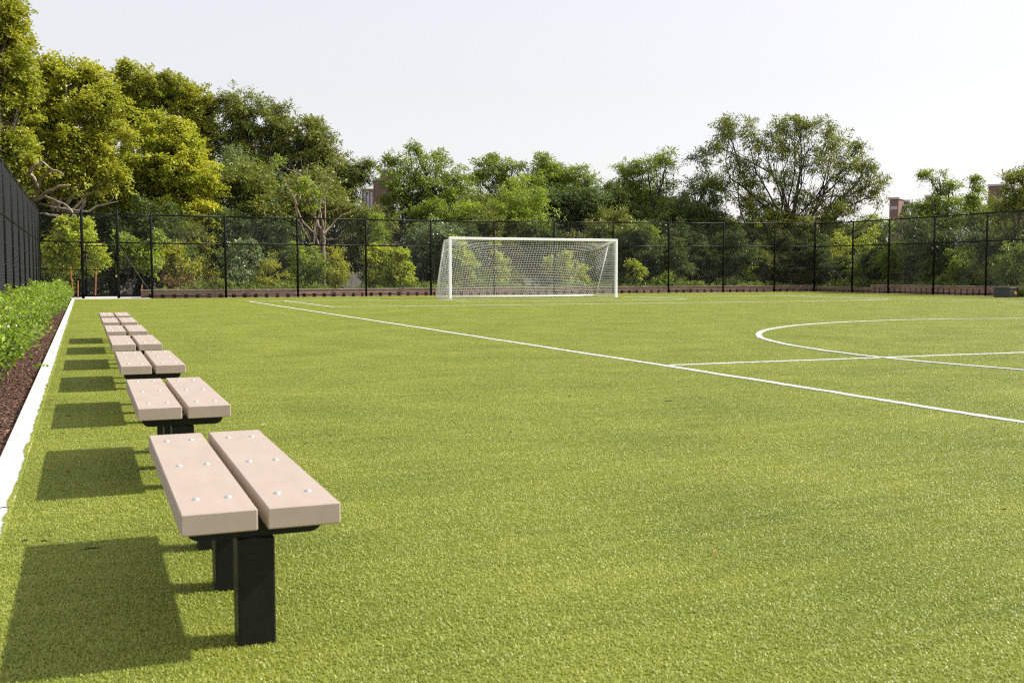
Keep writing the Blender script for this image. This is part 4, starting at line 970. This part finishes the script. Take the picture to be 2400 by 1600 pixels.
# ------------------------------------------------------------------ distant brick towers
def tower(label, px0, px1, py, D, h_px_windows, mat_, rz=0, split=.6, cap=True, floors=3, wins=True, low=None):
    a = at(px0, py, D); b_ = at(px1, py, D); wd = (b_ - a).length; H = a.z
    return a, wd, H
def block(root, x0, x1, y0, y1, z1, mat_, name='wall', cap=True):
    MB().box(x0, x1, y0, y1, -20, z1).build(name, M[mat_], root)
    if cap: MB().box(x0 - .25, x1 + .25, y0 - .25, y1 + .25, z1, z1 + .55).build('parapet', M['towercap'], root)
def window_grid(root, x0, x1, y, z1, nx, nz, ww, wh, dz=2.9, axis='x', xf=0):
    for i in range(nx):
        for k in range(nz):
            u0 = x0 + (x1 - x0) * (i + .5) / nx; z = z1 - 1.9 - dz * k
            f = MB(); p_ = MB()
            if axis == 'x':
                f.box(u0 - ww / 2 - .12, u0 + ww / 2 + .12, y - .06, y + .1, z - wh / 2 - .12, z + wh / 2 + .12); p_.box(u0 - ww / 2, u0 + ww / 2, y - .09, y, z - wh / 2, z + wh / 2)
            else:
                f.box(xf - .1, xf + .06, u0 - ww / 2 - .12, u0 + ww / 2 + .12, z - wh / 2 - .12, z + wh / 2 + .12); p_.box(xf, xf + .09, u0 - ww / 2, u0 + ww / 2, z - wh / 2, z + wh / 2)
            fo = f.build('window', M['winframe'], root); p_.build('pane', M['towerwin'], fo)
DT = 300; k_ = DT / FPX
def base_of(px, D=DT):
    p_ = at(px, 640, D); return Vector((p_.x, p_.y, 0))
def zof(py): return CAM.z + (640.5 - py) * k_
BGR = 'distant brick apartment towers'
# right low building with a penthouse block
o = tag(empty('apartment_building', base_of(2095), -YAW + R_(-22)), 'distant low brick apartment block with a pale capped rooftop block, seen over the right fence', 'building', BGR)
block(o, 0, 14, 0, 9, zof(485), 'towerbrick2'); block(o, 1, 3.6, 1.2, 4.4, zof(474), 'towerbrick2', 'rooftop_block')
window_grid(o, .4, 13.6, 0, zof(485) + .5, 6, 2, 1.0, 1.1)
o = tag(empty('apartment_building', base_of(2112), -YAW + R_(-38)), 'distant reddish rooftop block with a pale cap beside the low apartment block', 'building', BGR)
block(o, -2.2, .3, -4.5, .0, zof(470), 'towerbrick'); window_grid(o, -2.1, .2, -4.5, zof(474), 1, 1, 1.6, .6)
o = tag(empty('apartment_building', base_of(2172), -YAW + R_(-30)), 'narrow dark brick stack rising left of the airy tree', 'building', BGR)
block(o, -.7, .7, -1, 1, zof(463), 'towerbrick2')
# tall tower near the right edge
o = tag(empty('apartment_building', base_of(2341), -YAW + R_(-38)), 'tall brick tower at the right edge with one sunlit side', 'building', BGR)
block(o, -3.4, 0, 0, 3.6, zof(437), 'towerbrick'); window_grid(o, -3.3, -.1, 0, zof(474), 2, 2, .9, 1.1)
window_grid(o, .3, 3.4, 0, zof(445), 2, 4, .8, 1.2, 3.2, 'y', 0)
block(o, -7.0, -3.41, .8, 4.4, zof(484), 'towerbrick', 'wing', True); window_grid(o, -6.8, -3.6, .8, zof(482), 2, 2, .9, 1.1)
block(o, .01, 9, 4, 9, zof(480), 'towerbrick', 'wing', True)
# stepped tower behind the dark tree left of the goal
o = tag(empty('apartment_building', base_of(895), -YAW + R_(10)), 'stepped brick apartment tower behind the tree left of the goal', 'building', BGR)
block(o, 0, 3.6, 0, 5, zof(402), 'towerbrick2'); block(o, -2.0, -.01, .5, 5, zof(425), 'towerbrick2', 'wing'); block(o, -5.2, -2.02, 0, 5, zof(444), 'towerbrick', 'wing', False)
for i in range(3):
    f = MB().box(-4.9 + i * .95, -4.4 + i * .95, -.1, .05, zof(520), zof(450)).build('window', M['towerwin'], o)

# ------------------------------------------------------------------ glimpses beyond the right fence: a green awning and a pale van
p_ = at(2338, 650, 66)
aw = tag(empty('canopy', (p_.x, p_.y, 0), -YAW), 'green canopy glimpsed through the right fence', 'canopy')
m_ = MB(); m_.add([(-.9, -.6, .7), (.9, -.6, .7), (.9, .6, 1.15), (-.9, .6, 1.15), (-.9, -.6, .62), (.9, -.6, .62), (.9, .6, 1.07), (-.9, .6, 1.07)], [(0, 1, 2, 3), (7, 6, 5, 4), (0, 4, 5, 1), (1, 5, 6, 2), (2, 6, 7, 3), (3, 7, 4, 0)])
M['greencloth'] = simple('green cloth', (.02, .30, .17), .6); m_.build('awning', M['greencloth'], aw)
for x_ in (-.85, .85): MB().tube([(x_, .5, -.2), (x_, .5, 1.1)], .03, 6).build('pole', M['black'], aw)

# ------------------------------------------------------------------ litter on the turf and kerb
M['leaforange'] = simple('orange dead leaf', (.55, .16, .05), .7); M['leafbrown'] = simple('brown dead leaf', (.16, .07, .04), .8)
M['leafpale'] = simple('pale dead leaf', (.62, .55, .34), .7); M['twigmat'] = simple('dark twig', (.03, .02, .016), .9)
def on_h(px, py, h):
    d = FW + RT * ((px - 1200) / FPX) - UP * ((py - 800) / FPX); return CAM + d * ((CAM.z - h) / -d.z)
def litter(kind, px, py, size, rz, label, mat_, h=.02, group=None):
    p_ = on_h(px, py, h); m_ = MB()
    if kind == 'twig':
        size *= 1.35; m_.tube([(-size / 2, 0, 0), (-size * .1, size * .04, .004), (size * .2, -size * .02, .003), (size / 2, size * .05, .002)], [.0025, .003, .003, .0015], 5)
    else:
        size *= 1.5; n = 9; vs = [(0, 0, .003)]
        for j in range(n):
            a = 2 * math.pi * j / n; r_ = size / 2 * (1 if j % 2 == 0 else .66) * (1.3 if j == 0 else 1)
            vs.append((r_ * math.cos(a), r_ * .62 * math.sin(a), .004 + .25 * size * abs(math.sin(a * 1.5)) * .5))
        m_.add(vs, [(0, 1 + j, 1 + (j + 1) % n) for j in range(n)])
    o = m_.build(kind if kind == 'twig' else 'fallen_leaf', M[mat_]); o.location = p_; o.rotation_euler = (0, 0, rz)
    tag(o, label, 'twig' if kind == 'twig' else 'leaf', group)
litter('leaf', 1675, 1293, .018, .4, 'orange leaf alone on the turf in the right foreground', 'leaforange')
litter('leaf', 1756, 1018, .016, 1, 'small orange leaf on the turf below the touch line', 'leaforange')
litter('leaf', 112, 1095, .022, .6, 'orange leaf in the shadow of the second bench', 'leaforange')
litter('leaf', 619, 996, .034, 0, 'pale straw coloured leaf on the turf beside the second bench', 'leafpale')
litter('leaf', 1148, 1027, .018, .3, 'tiny pale leaf on the turf in mid pitch', 'leafpale')
litter('leaf', 1308, 1308, .012, .3, 'tiny white fleck on the turf in the centre foreground', 'leafpale')
litter('leaf', 146, 1270, .022, 2, 'yellowish leaf above the front bench shadow', 'leafpale')
litter('leaf', 303, 1115, .02, .9, 'brown leaf in the shadow of the second bench near its leg', 'leafbrown')
litter('leaf', 117, 938, .034, .2, 'brown leaf on the turf right beside the kerb', 'leafbrown')
litter('leaf', 1688, 1106, .02, .2, 'brown leaf on the open turf under the halfway line junction', 'leafbrown')
litter('leaf', 42, 1020, .02, .5, 'small brown leaf lying on the white kerb', 'leafbrown', .016)
litter('twig', 10, 1190, .05, .3, 'brown twig lying across the near end of the white kerb', 'leafbrown', .018)
litter('twig', 216, 1286, .045, .1, 'thin dark twig at the top of the front bench shadow', 'twigmat')
litter('twig', 333, 1100, .035, .15, 'black twig between the shadow and the front bench', 'twigmat')
TW = 'dark bits of twig scattered on the turf'
for (px, py, s_, a_) in [(1197, 1013, .022, .4), (774, 1021, .022, .6), (716, 1039, .018, .3), (774, 1038, .016, 2.5), (1335, 928, .03, .2), (1454, 944, .03, .5), (1566, 940, .05, -.6), (1869, 897, .035, .4), (2220, 907, .045, .3), (2328, 1002, .035, .2), (1102, 783, .05, .2), (2355, 1194, .022, .1),
                         (160, 975, .03, .1), (240, 885, .05, 0), (190, 796, .06, 0), (220, 776, .05, 0), (146, 1015, .018, .5), (160, 1105, .014, .3), (104, 1268, .022, -.5), (58, 1268, .018, .2), (345, 1052, .02, .2), (500, 812, .05, .1)]:
    litter('twig', px, py, s_, a_, 'short dark piece of twig lying on the turf', 'twigmat', .02, TW)
# sprig hanging over the kerb
sg = empty('sprig', tuple(on_h(88, 866, .0))); sg.location = (-.50, on_h(88, 866, 0).y, .01)
tag(sg, 'small leafy sprig lying over the white kerb', 'sprig')
rg = np.random.default_rng(3); m_ = MB().tube([(-.12, 0, .01), (0, .01, .03), (.06, -.01, .05)], .002, 4); m_.build('stem', M['bark'], sg)
C = np.array([(-.05, 0, .03), (0, .02, .035), (.04, 0, .05), (.06, -.01, .05)]); V, Fq, tn = leaves(rg, C, np.full(4, .025), 5, .04, .024)
link('foliage', np_mesh('foliage', V, Fq, tn), LM['shrub'], sg)
